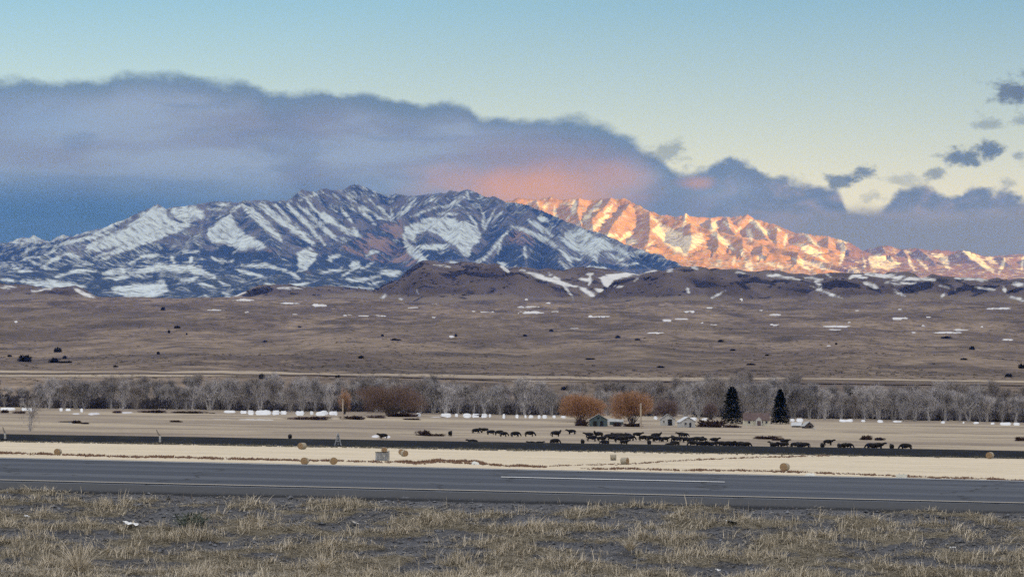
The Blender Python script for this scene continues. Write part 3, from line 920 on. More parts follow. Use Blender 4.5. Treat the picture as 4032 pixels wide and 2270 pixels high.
def near_bias(px, rows, Y):
    b = np.full(px.shape, -0.80)
    b = b + 0.35 * sstep(900 - rows, 0, 120) * sstep(px, 300, 800)
    b = np.where(px < 800, np.maximum(b, -0.40), b)
    return b - 0.25 * sstep(px, 1850, 1950) * sstep(2120 - px, 0, 100) * sstep(rows, 830, 960) + 0.5 * sstep(px, 2130, 2250) * sstep(1045 - rows, 0, 40)


FOREST_POLY = [p7((1150, 590), (1190, 530), (1270, 500), (1350, 540), (1390, 610), (1390, 680), (1150, 680)), p7((1400, 620), (1440, 540), (1490, 470), (1560, 500), (1640, 560), (1640, 700), (1400, 690)), p7((560, 540), (640, 520), (740, 510), (860, 540), (930, 610), (640, 630)),
               p7((2160, 640), (2200, 560), (2300, 550), (2420, 590), (2550, 650), (2400, 690), (2160, 690)), p7((1820, 680), (1900, 620), (2000, 640), (2150, 680), (2140, 690)), p7((980, 660), (1040, 560), (1130, 470), (1160, 440), (1280, 350), (1140, 520), (1040, 640)),
               p6((860, 590), (1200, 480), (1290, 540), (1500, 520), (1560, 560), (1700, 500), (1800, 560), (1900, 560), (1960, 540), (2080, 560), (2060, 640), (1700, 640), (1300, 650), (900, 650)), p7((1640, 480), (1600, 390), (1640, 380), (1700, 480), (1760, 560), (1720, 550)),
               s7(70, (1440, 240), (1550, 280), (1650, 350)), s7(50, (1300, 200), (1440, 240)), s7(30, (1900, 600), (1890, 500))]


def near_forest(px, rows, Y):
    f = -0.95 + 1.55 * sstep(rows, 960, 1030) * sstep(1700 - px, 0, 350) + 1.0 * sstep(rows, 1010, 1060)
    f = np.maximum(f, 0.9 * sstep(300 - px, 0, 250) * sstep(rows, 940, 965))
    return np.maximum(f, 0.9 * stroke_field(px, rows, FOREST_POLY, 12.0))


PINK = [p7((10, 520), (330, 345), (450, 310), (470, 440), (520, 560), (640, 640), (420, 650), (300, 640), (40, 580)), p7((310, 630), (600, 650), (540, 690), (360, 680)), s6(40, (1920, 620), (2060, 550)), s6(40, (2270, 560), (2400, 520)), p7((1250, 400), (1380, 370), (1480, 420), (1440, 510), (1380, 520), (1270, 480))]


def sub(cols, cut):
    return cols


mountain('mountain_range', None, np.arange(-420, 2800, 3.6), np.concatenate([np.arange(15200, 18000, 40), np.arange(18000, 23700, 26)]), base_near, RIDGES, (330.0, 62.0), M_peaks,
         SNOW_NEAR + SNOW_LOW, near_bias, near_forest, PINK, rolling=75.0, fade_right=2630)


# wooded foothills in front of the peaks, at the left
def base_low(px, Y):
    row = np.interp(Y, [10400, 11500, 13000, 14500, 16000], [1240, 1205, 1160, 1110, 1085])
    cut = np.interp(px, [-600, 300, 900, 1500, 1700, 2100], [-8, 0, -12, 20, 60, 130])
    return (HOR - (row + cut)) / F * Y


def low_forest(px, rows, Y):
    return np.full(px.shape, 0.55)


LOWR = [dict(p=[(40, 1100, 13500), (120, 1068, 13800), (270, 1055, 14200), (420, 1060, 14300)], k=.3, L=500, tail=.1), dict(p=[(400, 1110, 13000), (560, 1085, 13500), (700, 1080, 13600), (840, 1095, 13400)], k=.3, L=500, tail=.1),
        dict(p=[(640, 1180, 11600), (760, 1130, 12300), (860, 1100, 13000), (960, 1090, 13500)], k=.32, L=500, tail=.1), dict(p=[(980, 1130, 12500), (1090, 1085, 13300), (1230, 1070, 14000), (1320, 1060, 14500)], k=.32, L=500, tail=.1),
        dict(p=[(1250, 1120, 12800), (1380, 1060, 13800), (1480, 1045, 14300), (1540, 1075, 14000)], k=.35, L=450, tail=.1)]
mountain('wooded_foothills', None, np.arange(-420, 1900, 3.6), np.arange(10500, 15400, 30), base_low, LOWR, (260.0, 34.0), M_low, SNOW_LOW, lambda p, r, Y: np.full(p.shape, -0.60), low_forest, None, warp_amp=7.0, jag=9.0, rolling=70.0)


# ------------------------------------------------------------------ the far range that still catches the sun
def base_far(px, Y):
    row = np.interp(Y, [24000, 26500, 29000, 32000, 36000], [1125, 1088, 1045, 1010, 985])
    lift = np.interp(px, [1800, 2600, 3300, 4000, 5000], [-10, -5, 10, 22, 22])
    return (HOR - (row + lift)) / F * Y


FAR = [
    dict(p=[(1840, 812, 31400), (1950, 800, 31300), (2043, 778, 31200), (2110, 782, 31100), (2179, 777, 31000), (2225, 781, 30900), (2267, 780, 30800), (2335, 787, 30800), (2370, 780, 30700), (2398, 774, 30600), (2419, 782, 30600), (2455, 777, 30500),
            (2492, 798, 30300), (2559, 830, 29900), (2620, 852, 29600), (2711, 877, 29200), (2818, 909, 28800), (2900, 930, 28400), (3001, 956, 28000), (3131, 992, 27300), (3262, 1037, 26600), (3387, 1072, 26000), (3480, 1095, 25500)], k=0.62, L=1000),
    dict(p=[(2700, 872, 29600), (2697, 838, 29900), (2709, 838, 30050), (2716, 880, 30200)], k=1.2, L=400),
    dict(p=[(2550, 838, 33500), (2640, 848, 33300), (2719, 850, 33000), (2792, 856, 33000), (2868, 850, 33000), (2944, 845, 32800), (2959, 860, 32800), (3027, 876, 32500), (3126, 913, 32000), (3173, 919, 31800), (3262, 929, 31500), (3340, 950, 31200),
            (3408, 990, 31000)], k=0.60, L=900),
    dict(p=[(3380, 990, 31600), (3430, 978, 31500), (3486, 962, 31500), (3554, 983, 31500), (3601, 976, 31400), (3664, 981, 31300), (3784, 983, 31200), (3862, 1004, 31200), (3930, 1012, 31200), (4032, 1006, 31200), (4300, 995, 31500), (4700, 1030, 31500)], k=0.60, L=900),
    # spurs
    dict(p=[(2113, 782, 31100), (2135, 860, 30000), (2201, 930, 29000)], k=0.48, L=500), dict(p=[(2281, 780, 30800), (2273, 840, 30000), (2301, 910, 29000)], k=0.60, L=500), dict(p=[(2407, 774, 30600), (2382, 815, 30000), (2332, 860, 29400), (2337, 910, 28700)], k=0.53, L=500),
    dict(p=[(2482, 799, 30300), (2441, 850, 29500), (2407, 890, 28900), (2385, 940, 28000)], k=0.62, L=700), dict(p=[(2557, 830, 29900), (2560, 900, 28900), (2551, 960, 27900)], k=0.63, L=600), dict(p=[(2543, 960, 27900), (2530, 1000, 27200), (2496, 1040, 26400)], k=0.41, L=400),
    dict(p=[(2719, 877, 29200), (2726, 950, 28000), (2700, 1010, 27000), (2648, 1060, 26000)], k=0.39, L=600), dict(p=[(2823, 909, 28800), (2830, 970, 27700), (2801, 1010, 27000), (2734, 1060, 26000)], k=0.71, L=600),
    dict(p=[(2924, 935, 28400), (2925, 990, 27400), (2897, 1030, 26700), (2871, 1075, 25700)], k=0.48, L=420), dict(p=[(3003, 956, 28000), (3001, 1015, 27000), (2958, 1080, 25600)], k=0.47, L=420), dict(p=[(3145, 992, 27300), (3134, 1040, 26400), (3079, 1090, 25300)], k=0.78, L=420),
    dict(p=[(2798, 856, 33000), (2803, 895, 32200), (2860, 950, 31000)], k=0.57, L=500), dict(p=[(2861, 850, 33000), (2875, 900, 32000), (2922, 950, 31000)], k=0.71, L=500), dict(p=[(2966, 858, 32800), (3000, 905, 31900), (3031, 960, 30700)], k=0.57, L=600),
    dict(p=[(3061, 895, 32200), (3056, 940, 31300), (3068, 980, 30300)], k=0.64, L=420), dict(p=[(3178, 919, 31800), (3216, 975, 30700), (3286, 1040, 29300)], k=0.44, L=600), dict(p=[(3261, 929, 31500), (3261, 985, 30300), (3303, 1050, 28900)], k=0.63, L=500),
    dict(p=[(3324, 950, 31200), (3333, 1010, 29900), (3360, 1070, 28500)], k=0.73, L=500), dict(p=[(3472, 963, 31500), (3496, 1020, 30100), (3480, 1085, 28500)], k=0.59, L=600), dict(p=[(3556, 984, 31500), (3580, 1030, 30300), (3553, 1085, 28800)], k=0.68, L=450),
    dict(p=[(3616, 978, 31400), (3675, 1030, 30200), (3694, 1090, 28600)], k=0.65, L=500), dict(p=[(3791, 983, 31200), (3832, 1035, 30000), (3908, 1092, 28500)], k=0.41, L=700), dict(p=[(3938, 1012, 31200), (3973, 1050, 30200), (3998, 1095, 28900)], k=0.68, L=500),
    dict(p=[(4070, 1003, 31200), (4126, 1050, 30000), (4131, 1095, 28900)], k=0.62, L=500)]
SNOW_FAR = [s7(34, (1545, 175), (1530, 245)), s7(36, (1610, 205), (1620, 305)), s7(46, (1765, 175), (1745, 265)), s7(20, (1480, 180), (1490, 215)), s7(26, (1720, 290), (1700, 330)), s7(36, (1965, 180), (1880, 270), (1785, 360)), s7(34, (2045, 205), (1985, 265)), s7(40, (2020, 275), (1950, 340), (1885, 395)),
            p7((2340, 400), (2400, 340), (2480, 370), (2576, 420), (2620, 600), (2500, 560), (2420, 470)), s7(44, (2190, 400), (2110, 470)), s7(36, (1995, 420), (2070, 440)), s7(60, (2170, 490), (2230, 480)), s7(24, (2300, 530), (2370, 470)), s7(26, (2330, 300), (2400, 330)),
            p8((0, 440), (60, 430), (140, 410), (180, 480), (100, 520), (50, 560), (0, 560)), s8(46, (205, 400), (290, 460), (385, 535)), s8(60, (215, 390), (260, 330)), s8(26, (310, 330), (365, 375)), s8(46, (520, 325), (590, 380), (645, 425)), s8(46, (490, 385), (525, 475)), s8(24, (400, 410), (435, 380)),
            s8(34, (785, 425), (765, 520)), p8((840, 490), (960, 500), (1050, 560), (1090, 640), (1000, 600), (900, 550)), s8(34, (930, 430), (980, 480), (1040, 530)), s8(46, (1175, 465), (1215, 540), (1190, 640)), s8(26, (1160, 470), (1250, 490)),
            s8(30, (440, 540), (470, 600)), s8(44, (480, 640), (520, 690)), s8(36, (260, 655), (290, 620)), s8(28, (390, 600), (380, 660)), s8(40, (730, 640), (740, 690)), s8(30, (560, 590), (600, 620)), s8(30, (640, 640), (690, 660)), s8(40, (880, 620), (1000, 660), (1100, 690)), s8(30, (830, 610), (960, 690)), s8(28, (1260, 690), (1340, 705)),
            p8((1400, 590), (1480, 570), (1560, 590), (1640, 650), (1560, 690), (1420, 680)), s8(26, (1670, 550), (1740, 570)), s8(30, (1780, 620), (1850, 695)), p8((1870, 570), (2000, 585), (2020, 640), (2010, 700), (1960, 650), (1930, 610)), s8(50, (2120, 555), (2220, 610), (2340, 710)), s8(36, (2290, 610), (2370, 640)), s8(30, (2430, 600), (2390, 720)), s8(20, (2570, 600), (2560, 690)),
            s8(20, (1370, 610), (1380, 680)), s8(20, (700, 370), (740, 400)), s8(24, (1700, 600), (1750, 700)), s8(24, (0, 380), (30, 270))]
mountain('far_mountain_range', None, np.arange(1820, 4560, 3.6), np.arange(25200, 34400, 38), base_far, FAR, (340.0, 62.0), M_lit, SNOW_FAR, lambda p, r, Y: np.full(p.shape, -0.55), lambda p, r, Y: -1.2 + 0.4 * sstep(r, 1040, 1090), [('p', [(3330, 900), (5000, 900), (5000, 1400), (3250, 1400)])], warp_amp=7.0, jag=14.0, rolling=75.0, rough=62.0)  # right end recoloured mauve, painting in the dimmer light there


# small snowy peaks far off at the left edge
def base_vfar(px, Y):
    return (HOR - np.interp(Y, [24500, 28000], [975, 985])) / F * Y


mountain('distant_peaks', None, np.arange(-420, 620, 5.0), np.arange(24600, 27000, 45), base_vfar, [
    dict(p=[(-400, 950, 26500), (-150, 940, 26500), (20, 962, 26400), (70, 938, 26300), (90, 929, 26300), (112, 935, 26300), (132, 922, 26300), (165, 942, 26300), (200, 955, 26300), (228, 930, 26300), (248, 922, 26300), (275, 928, 26300), (330, 960, 26400), (600, 930, 26500)], k=.8, L=600)],
    (200.0, 60.0), M_peaks, None, lambda p, r, Y: np.full(p.shape, 0.15), None, None, rolling=40.0)

# ------------------------------------------------------------------ brown foothills between plain and mountains
CREST = [(-500, 1125), (0, 1124), (120, 1128), (190, 1142), (230, 1135), (297, 1131), (340, 1150), (402, 1187), (600, 1197), (900, 1180), (965, 1155), (1005, 1140), (1043, 1131), (1150, 1132), (1252, 1133), (1380, 1143), (1464, 1151), (1510, 1130), (1553, 1108), (1590, 1080), (1626, 1052),
         (1645, 1040), (1667, 1031), (1740, 1043), (1866, 1039), (1944, 1042), (1996, 1057), (2074, 1066), (2160, 1068), (2231, 1066), (2351, 1068), (2400, 1072), (2492, 1082), (2560, 1072), (2688, 1053), (2740, 1050), (2897, 1067), (3022, 1078), (3170, 1082), (3314, 1079), (3418, 1076), (3560, 1082),
         (3679, 1093), (3888, 1101), (4032, 1104), (4500, 1110)]
# nearer crest lines that fold the hills: (px, row)
FOLDS = [(9000, [(1400, 1170), (1470, 1148), (1553, 1108), (1626, 1053), (1667, 1031), (1740, 1046), (1866, 1042), (1960, 1052), (2040, 1075), (2130, 1105), (2230, 1140), (2300, 1165), (2380, 1185)]),
         (8700, [(2290, 1180), (2340, 1158), (2400, 1118), (2470, 1096), (2560, 1078), (2688, 1056), (2780, 1060), (2860, 1085), (2930, 1120), (3010, 1160)]),
         (8800, [(2850, 1160), (2960, 1118), (3050, 1096), (3130, 1094), (3200, 1108), (3260, 1135), (3330, 1172)]), (8600, [(3180, 1150), (3260, 1112), (3320, 1098), (3420, 1105), (3500, 1128), (3560, 1150)]), (8500, [(3500, 1165), (3580, 1115), (3660, 1108), (3730, 1118), (3760, 1130)]),
         (8400, [(3720, 1175), (3800, 1130), (3880, 1118), (3960, 1125), (4060, 1110), (4300, 1120)]), (9200, [(-300, 1135), (0, 1140), (110, 1155), (180, 1140), (297, 1133), (350, 1155), (405, 1190)]), (9300, [(960, 1158), (1043, 1133), (1150, 1134), (1250, 1135), (1390, 1150), (1470, 1172)])]
cols = np.arange(-460, 4500, 4.2)
Ys = np.concatenate([np.arange(7800, 9500, 17), np.arange(9500, 10500, 36)])
pxg, Yg = np.meshgrid(cols, Ys)
Xg = (pxg - 2016) / F * Yg
G0 = gz(Xg, Yg)
H2 = G0 - 25 + 18 * sstep(Yg, 8000, 8600)
crest = np.interp(pxg, [a for a, b in CREST], [b for a, b in CREST])
cz = (HOR - crest) / F * 9900
prof = sstep(Yg, 8700, 9900)
H2 = np.maximum(H2, G0 - 20 + (np.maximum(cz - G0 + 20, 0)) * prof ** 1.3)
for fy, fp in FOLDS:
    a, b = [q for q, _ in fp], [q for _, q in fp]
    rw = np.interp(pxg, a, b, left=1260, right=1260)
    fz = (HOR - rw) / F * fy
    d = np.abs(Yg - fy - 60 * perlin(pxg / 160, Yg / 900, 81))
    H2 = np.maximum(H2, fz - 0.40 * 420 * (1 - np.exp(-d / 420)) - 0.05 * d)
H2 = H2 + 11.0 * fbm(Xg / 170, Yg / 130, 5, 83, 0.58) * sstep(H2 - G0, -15, 30) + 26 * np.clip(perlin(Xg / 85 + 0.6 * perlin(Xg / 200, Yg / 200, 85), Yg / 800, 86), -.6, .15) * sstep(H2 - G0, 10, 70)
strata = np.sin((H2 + 14 * fbm(Xg / 500, Yg / 300, 3, 87)) / 9.5)
rows = HOR - H2 / Yg * F
z3 = lambda L: [(x * .5217, 1050 + y * .5217) for x, y in L]
z4 = lambda L: [(1344 + x * .5217, 1000 + y * .5217) for x, y in L]
z5 = lambda L: [(2688 + x * .5217, 1000 + y * .5217) for x, y in L]
t3 = lambda w_, *L: ('s', z3(L), w_ * .5217)
t4 = lambda w_, *L: ('s', z4(L), w_ * .5217)
t5 = lambda w_, *L: ('s', z5(L), w_ * .5217)
HSNOW = [t4(34, (1410, 135), (1520, 180), (1640, 215), (1780, 245)), t4(36, (1800, 250), (1850, 285), (1910, 315)), t4(22, (1570, 145), (1640, 195), (1680, 235), (1750, 330)), t4(34, (1800, 190), (1900, 195)), t4(30, (1850, 140), (1905, 150)), t4(20, (1880, 150), (1870, 230)),
         ('p', z4([(1940, 180), (2040, 145), (2200, 125), (2390, 105), (2380, 125), (2210, 160), (2060, 195), (2010, 255), (1985, 240)])), t4(26, (1910, 260), (1980, 275)), t4(18, (2060, 240), (2130, 245)), t4(22, (2210, 200), (2240, 185)), t4(22, (2460, 130), (2500, 120)), t4(26, (1200, 90), (1260, 125)), t4(14, (570, 270), (580, 300)), t4(12, (430, 330), (460, 350)),
         t4(14, (290, 330), (350, 310)), t4(14, (1350, 120), (1410, 140)), t4(14, (700, 80), (830, 95)), t5(22, (640, 158), (760, 170), (880, 190)), t5(14, (880, 180), (1060, 185)), t5(30, (1250, 190), (1290, 160), (1390, 180)), t5(30, (1380, 150), (1560, 165), (1720, 185), (1900, 190)), t5(26, (1530, 215), (1640, 222), (1760, 220)), t5(26, (2060, 180), (2180, 185), (2300, 195)),
         t5(30, (2490, 225), (2576, 232)), t5(14, (950, 235), (1060, 280), (1210, 335)), t5(30, (1370, 220), (1490, 250)), t5(20, (1930, 235), (2050, 265)), t5(24, (1590, 270), (1680, 320)), t5(24, (30, 250), (50, 290)), t5(14, (220, 330), (330, 270)), t5(16, (1000, 210), (1050, 240)), t5(20, (2200, 250), (2360, 270)), t5(26, (2420, 250), (2440, 290)), t5(20, (2450, 310), (2576, 350)), t5(26, (1945, 335), (1980, 290)),
         t5(20, (70, 100), (125, 115)), t5(16, (380, 130), (470, 140)), t5(16, (1080, 150), (1120, 170)), t3(30, (0, 150), (125, 155)), t3(34, (560, 165), (640, 205), (740, 250)), t3(20, (760, 245), (920, 258), (1100, 274)), t3(18, (240, 185), (380, 170)), t3(20, (1690, 190), (1780, 215), (1860, 190)), t3(14, (2100, 160), (2300, 158))]
warp = (5 * fbm(pxg / 30, rows / 16, 3, 88), 4 * fbm(pxg / 30, rows / 16, 3, 89))
snow_a = stroke_field(pxg, rows, HSNOW, 6.0, warp)
HDARK = [t4(26, (900, 100), (1060, 90)), t4(30, (900, 140), (1060, 160), (1250, 165)), t4(40, (500, 130), (620, 70)), t4(20, (240, 280), (500, 140)), t4(22, (1940, 290), (2050, 220), (2300, 175)), t4(26, (2280, 190), (2400, 180)), t5(26, (410, 160), (490, 165)), t5(24, (360, 220), (560, 205)), t5(60, (1040, 250), (1150, 220), (1330, 240)),
         t5(70, (1650, 280), (1760, 250), (1880, 230)), t5(50, (2010, 300), (2130, 250), (2250, 260), (2380, 250)), t5(30, (2050, 190), (2100, 200)), t5(20, (0, 130), (120, 120)), t5(30, (2440, 290), (2576, 260)), t3(60, (1840, 220), (1960, 180), (2050, 170)), t3(40, (0, 330), (240, 310)), t5(30, (660, 240), (700, 200))]
dark_a = stroke_field(pxg, rows, HDARK, 8.0, warp)
M_hill = mountain_mat('brown_foothills', (.072, .059, .057), (.135, .110, .100), (.026, .024, .029), (.17, .14, .115), (.60, .61, .65), 0.35)
ground_lows.append(float(H2.min()))
me = np_mesh('foothills', np.stack([Xg, Yg, H2], -1).reshape(-1, 3), grid_faces(*Xg.shape), M_hill, True, {'snow': snow_a.reshape(-1), 'forest': np.maximum(dark_a - 0.1, -0.55 + 0.5 * strata * sstep(H2 - G0, 15, 60) + 1.3 * fbm(Xg / 120, Yg / 90, 4, 93)).reshape(-1), 'grass': (0.25 - sstep(H2 - G0, 5, 40) * 1.3 + 0.5 * fbm(Xg / 400, Yg / 300, 3, 92)).reshape(-1)})
tag(new_obj('foothills', me), kind='structure')

# ------------------------------------------------------------------ range added out of view at the right to block the low sun
ux, uy = -math.sin(R(SUN_AZ)), -math.cos(R(SUN_AZ))          # the way the light travels
nx_, ny_ = uy, -ux                                            # across it, towards the far range
if ny_ < 0:
    nx_, ny_ = -nx_, -ny_
OCC = [(-9000, -7500, 60), (-7600, -6800, 800), (-4000, -4500, 850), (0, -2500, 900), (3000, -700, 1500), (5000, 500, 1800), (6000, 1300, 2100), (7000, 2300, 2750), (8000, 3200, 2950), (9000, 4300, 3420), (10000, 5000, 3420), (11700, 6000, 3320), (12200, 6200, 3200), (13300, 6600, 2000), (14300, 7000, 900), (15000, 7300, 60)]
svals = np.arange(OCC[0][0], OCC[-1][0] + 1, 110.0)
cr1 = np.interp(svals, [o[0] for o in OCC], [o[2] for o in OCC])
t1 = np.interp(svals, [o[0] for o in OCC], [o[1] for o in OCC])
q = np.concatenate([-np.linspace(0, 1, 30)[::-1] ** 1.3, np.linspace(0, 1, 30)[1:] ** 1.3])
ss_, qq = np.meshgrid(svals, q)
wid = np.maximum(cr1[None, :] * np.where(qq > 0, 0.95, 1.2), 200.0)      # steep towards the valley
aa = qq * wid
tt = t1[None, :] + aa
Xo, Yo = ss_ * nx_ + tt * ux, ss_ * ny_ + tt * uy
Ho = cr1[None, :] * (1 - np.abs(qq) ** 0.92) - 25 + 150 * fbm(Xo / 1300, Yo / 1300, 5, 95, 0.5) * np.clip(np.abs(qq) * 3, 0.25, 1) * (1 - np.abs(qq))
me = np_mesh('added_shade_range', np.stack([Xo, Yo, Ho], -1).reshape(-1, 3), grid_faces(*Xo.shape), M_peaks, True, {'snow': np.clip((Ho.reshape(-1) - 1500) / 500, -1.2, .3), 'forest': np.clip((900 - Ho.reshape(-1)) / 400, -1, .4), 'grass': np.full(Ho.size, -1.0)})
tag(new_obj('added_shade_range', me), kind='structure')
HAZE_TOP = float(Ho.max()) + 30.0
assert ((Xo - 0.19 * Yo)[(Yo > 0) & (Ho > gz(Xo, np.maximum(Yo, 1)) - 5)] > 0).all() or print('side range enters the frame')

# ------------------------------------------------------------------ air
m = bpy.data.materials.new('clear_cold_air')
m.use_nodes = True
nt = m.node_tree
nt.nodes.remove(nt.nodes['Principled BSDF'])
pv = nt.nodes.new('ShaderNodeVolumePrincipled')
pv.inputs['Color'].default_value = (0.05, 0.21, 1.0, 1.0)
pv.inputs['Absorption Color'].default_value = (1.0, 1.0, 1.0, 1.0)
pv.inputs['Density'].default_value = 1.65e-5
nt.links.new(pv.outputs[0], nt.nodes['Material Output'].inputs['Volume'])
M_air = m
lo = min(ground_lows + [-10.0]) - 1.0
HAZE = True
if HAZE:
    mb = MB()
    mb.box((0, 12500, (lo + HAZE_TOP) / 2), (56000, 50000, HAZE_TOP - lo))
    tag(mb.build('haze', M_air), kind='stuff')

# ------------------------------------------------------------------ trees
def twig_mat(name, c0, c1, per=0.35):
    m, nb = material(name, 0.95, 0.05)
    rnd = nb.n('ShaderNodeObjectInfo').outputs['Random']
    f = nb.ss(nb.noise(nb.pos, 0.45, 3.0, 0.6), 0.35, 0.65)
    c = nb.mix(f, (*c0, 1), (*c1, 1))
    k = nb.m('ADD', 1.0 - per / 2, nb.m('MULTIPLY', rnd, per))
    nb.put(nb.col, nb.mul(c, nb.vec(k, k, k)))
    return m


M_bark = simple_mat('grey_bark', (.36, .34, .33), (.50, .475, .46), 0.9, per_obj=0.5)
M_barkd = simple_mat('dark_bark', (.08, .065, .06), (.12, .10, .09), 0.9)
M_twig = twig_mat('grey_twigs', (.25, .235, .24), (.46, .43, .42), 0.8)
M_twig_pale = twig_mat('pale_twigs', (.27, .24, .225), (.35, .31, .29), 0.25)
M_brown = twig_mat('brown_willow_twigs', (.17, .115, .092), (.25, .175, .14), 0.15)
M_orange = twig_mat('orange_willow_twigs', (.35, .205, .125), (.50, .305, .190), 0.12)
M_mauve = twig_mat('mauve_brown_twigs', (.150, .105, .098), (.205, .150, .135), 0.2)
M_brush = twig_mat('dark_brush', (.055, .036, .034), (.105, .07, .06), 0.4)
M_under = twig_mat('shade_dark_thicket', (.055, .050, .058), (.10, .092, .098), 0.1)  # darkened to stand for deep shade between trunks
M_spruce = twig_mat('spruce_needles', (.006, .010, .012), (.015, .021, .021), 0.2)
M_juniper = twig_mat('juniper_needles', (.018, .019, .022), (.035, .034, .034), 0.5)
M_weed = twig_mat('red_brown_weeds', (.16, .095, .07), (.26, .165, .12), 0.2)


def rot_about(v, axis, ang):
    return Matrix.Rotation(ang, 3, axis) @ v


def bare_tree(seed, h, width, stems=1, fork=0.22, n_twig=2600, tw=0.07, droop=0.0, lift=0.35, bushy=1.0):
    """returns (trunk mesh builder, crown verts, crown faces): limbs as tapering tubes, twigs as thin slivers"""
    r = random.Random(seed)
    mb = MB()
    tips = []

    def grow(p, d, ln, rad, lev):
        segs = 3 if lev < 2 else 2
        q = p
        for s in range(segs):
            d2 = (d + Vector((r.gauss(0, .10), r.gauss(0, .10), r.gauss(0, .05) + 0.05))).normalized()
            e = q + d2 * (ln / segs)
            r0 = rad * (1 - 0.45 * s / segs)
            r1 = rad * (1 - 0.45 * (s + 1) / segs)
            mb.tube(q, e, r0, r1, 5 if lev == 0 else (4 if lev == 1 else 3), cap=False)
            if lev >= 1:
                tips.append((e, d2, lev))
            q, d = e, d2
        if lev < 3:
            nb_ = r.randint(3, 4) if lev == 0 else r.randint(2, 3)
            for k in range(nb_):
                az_ = 2 * math.pi * (k + r.random() * 0.8) / nb_
                tilt = r.uniform(0.30, 0.62) * (width / h * 1.7) * (1.0 + 0.2 * lev)
                ax = Vector((math.cos(az_), math.sin(az_), 0))
                nd = rot_about(d, ax, tilt)
                nd.z += lift * 0.35
                grow(q, nd.normalized(), ln * r.uniform(0.62, 0.86), rad * r.uniform(0.56, 0.72), lev + 1)
            if lev in (1, 2):
                tips.append((q, d, lev))
    for s in range(stems):
        a = 2 * math.pi * s / stems + r.random()
        sp = 0.0 if stems == 1 else 0.015 * h
        d = Vector((math.cos(a) * (0.0 if stems == 1 else 0.32) + r.gauss(0, .05), math.sin(a) * (0.0 if stems == 1 else 0.32), 1)).normalized()
        grow(Vector((math.cos(a) * sp, math.sin(a) * sp, -0.3)), d, h * (fork + 0.12), (0.042 if stems == 1 else 0.028) * h, 0)
    # fit to the wanted size
    vs = np.array(mb.v)
    top = vs[:, 2].max() + 1.0
    ext = np.abs(vs[:, :2]).max() + 0.8
    kz, kx = h / top, (width / 2) / ext
    kx = 0.5 * kx + 0.5 * min(kx, kz * 1.5)
    mb.v = [(v[0] * kx, v[1] * kx, v[2] * kz) for v in mb.v]
    V, Fc = [], []
    for i in range(n_twig):
        p, d, lev = tips[r.randrange(len(tips))]
        p = Vector((p.x * kx, p.y * kx, p.z * kz))
        q = p + Vector((r.gauss(0, .42), r.gauss(0, .42), r.gauss(0, .42))) * bushy
        dirn = (d + Vector((r.gauss(0, .55), r.gauss(0, .55), r.gauss(0, .35) + lift - droop))).normalized()
        ln = r.uniform(0.6, 1.7)
        side = dirn.orthogonal().normalized()
        side = rot_about(side, dirn, r.uniform(0, 6.28)) * tw * r.uniform(0.6, 1.3)
        o = len(V)
        V += [q - side * .5, q + side * .5, q + dirn * ln]
        Fc.append((o, o + 1, o + 2))
    for i in range(int(n_twig * 0.18)):             # suckers and low shoots round the stems
        hz = h * r.uniform(0.03, 0.5)
        sp = width * (0.10 + 0.22 * hz / h)
        q = Vector((r.gauss(0, sp), r.gauss(0, sp), hz))
        dirn = Vector((r.gauss(0, .28), r.gauss(0, .28), 1)).normalized()
        ln = r.uniform(0.9, 2.4)
        side = rot_about(dirn.orthogonal().normalized(), dirn, r.uniform(0, 6.28)) * tw * r.uniform(.6, 1.3)
        o = len(V)
        V += [q - side * .5, q + side * .5, q + dirn * ln]
        Fc.append((o, o + 1, o + 2))
    return mb, np.array([tuple(v) for v in V]), np.array(Fc)


def dome_tree(seed, h, width, n_twig=5200, tw=0.08):
    """a willow: many stems fanning from the foot, a rounded head of upright shoots"""
    r = random.Random(seed)
    mb = MB()
    V, Fc = [], []
    lobes = [(r.uniform(-.32, .32) * width, r.uniform(-.3, .3) * width, r.uniform(.22, .64) * h, r.uniform(.24, .34)) for _ in range(14)] + [(0, 0, .6 * h, .4)]
    for k in range(34):
        lx, ly, lz, lr = lobes[r.randrange(len(lobes))]
        e = Vector((lx + r.gauss(0, .10) * width, ly + r.gauss(0, .10) * width, lz + r.uniform(-.1, .2) * h))
        b = Vector((r.uniform(-.05, .05) * width, r.uniform(-.05, .05) * width, -0.3))
        mid = b.lerp(e, 0.5) + Vector((r.gauss(0, .4), r.gauss(0, .4), h * 0.06))
        mb.tube(b, mid, 0.17, 0.10, 4, False)
        mb.tube(mid, e, 0.10, 0.03, 3, False)
    for i in range(n_twig):
        lx, ly, lz, lr = lobes[r.randrange(len(lobes))]
        while True:
            u = Vector((r.uniform(-1, 1), r.uniform(-1, 1), r.uniform(-1, 1)))
            if 0.15 < u.length < 1:
                break
        u = u * (0.65 + 0.35 * r.random())
        p = Vector((lx + u.x * lr * width, ly + u.y * lr * width, lz + u.z * lr * h * 0.95))
        if p.z < 0.05 * h:
            continue
        out = Vector((p.x, p.y, (p.z - 0.15 * h) * 1.1)).normalized()
        d = (out + Vector((r.gauss(0, .25), r.gauss(0, .25), r.gauss(.15, .25)))).normalized()
        ln = r.uniform(0.8, 1.9)
        side = rot_about(d.orthogonal().normalized(), d, r.uniform(0, 6.28)) * tw * r.uniform(.6, 1.3)
        o = len(V)
        V += [p - side * .5, p + side * .5, p + d * ln]
        Fc.append((o, o + 1, o + 2))
    V = np.array([tuple(v) for v in V])
    sx = width / (V[:, 0].max() - V[:, 0].min())
    sz = h / V[:, 2].max()
    V = V * np.array([sx, sx, sz])
    mb.v = [(a * sx, b * sx, c * sz) for a, b, c in mb.v]
    return mb, V, np.array(Fc)


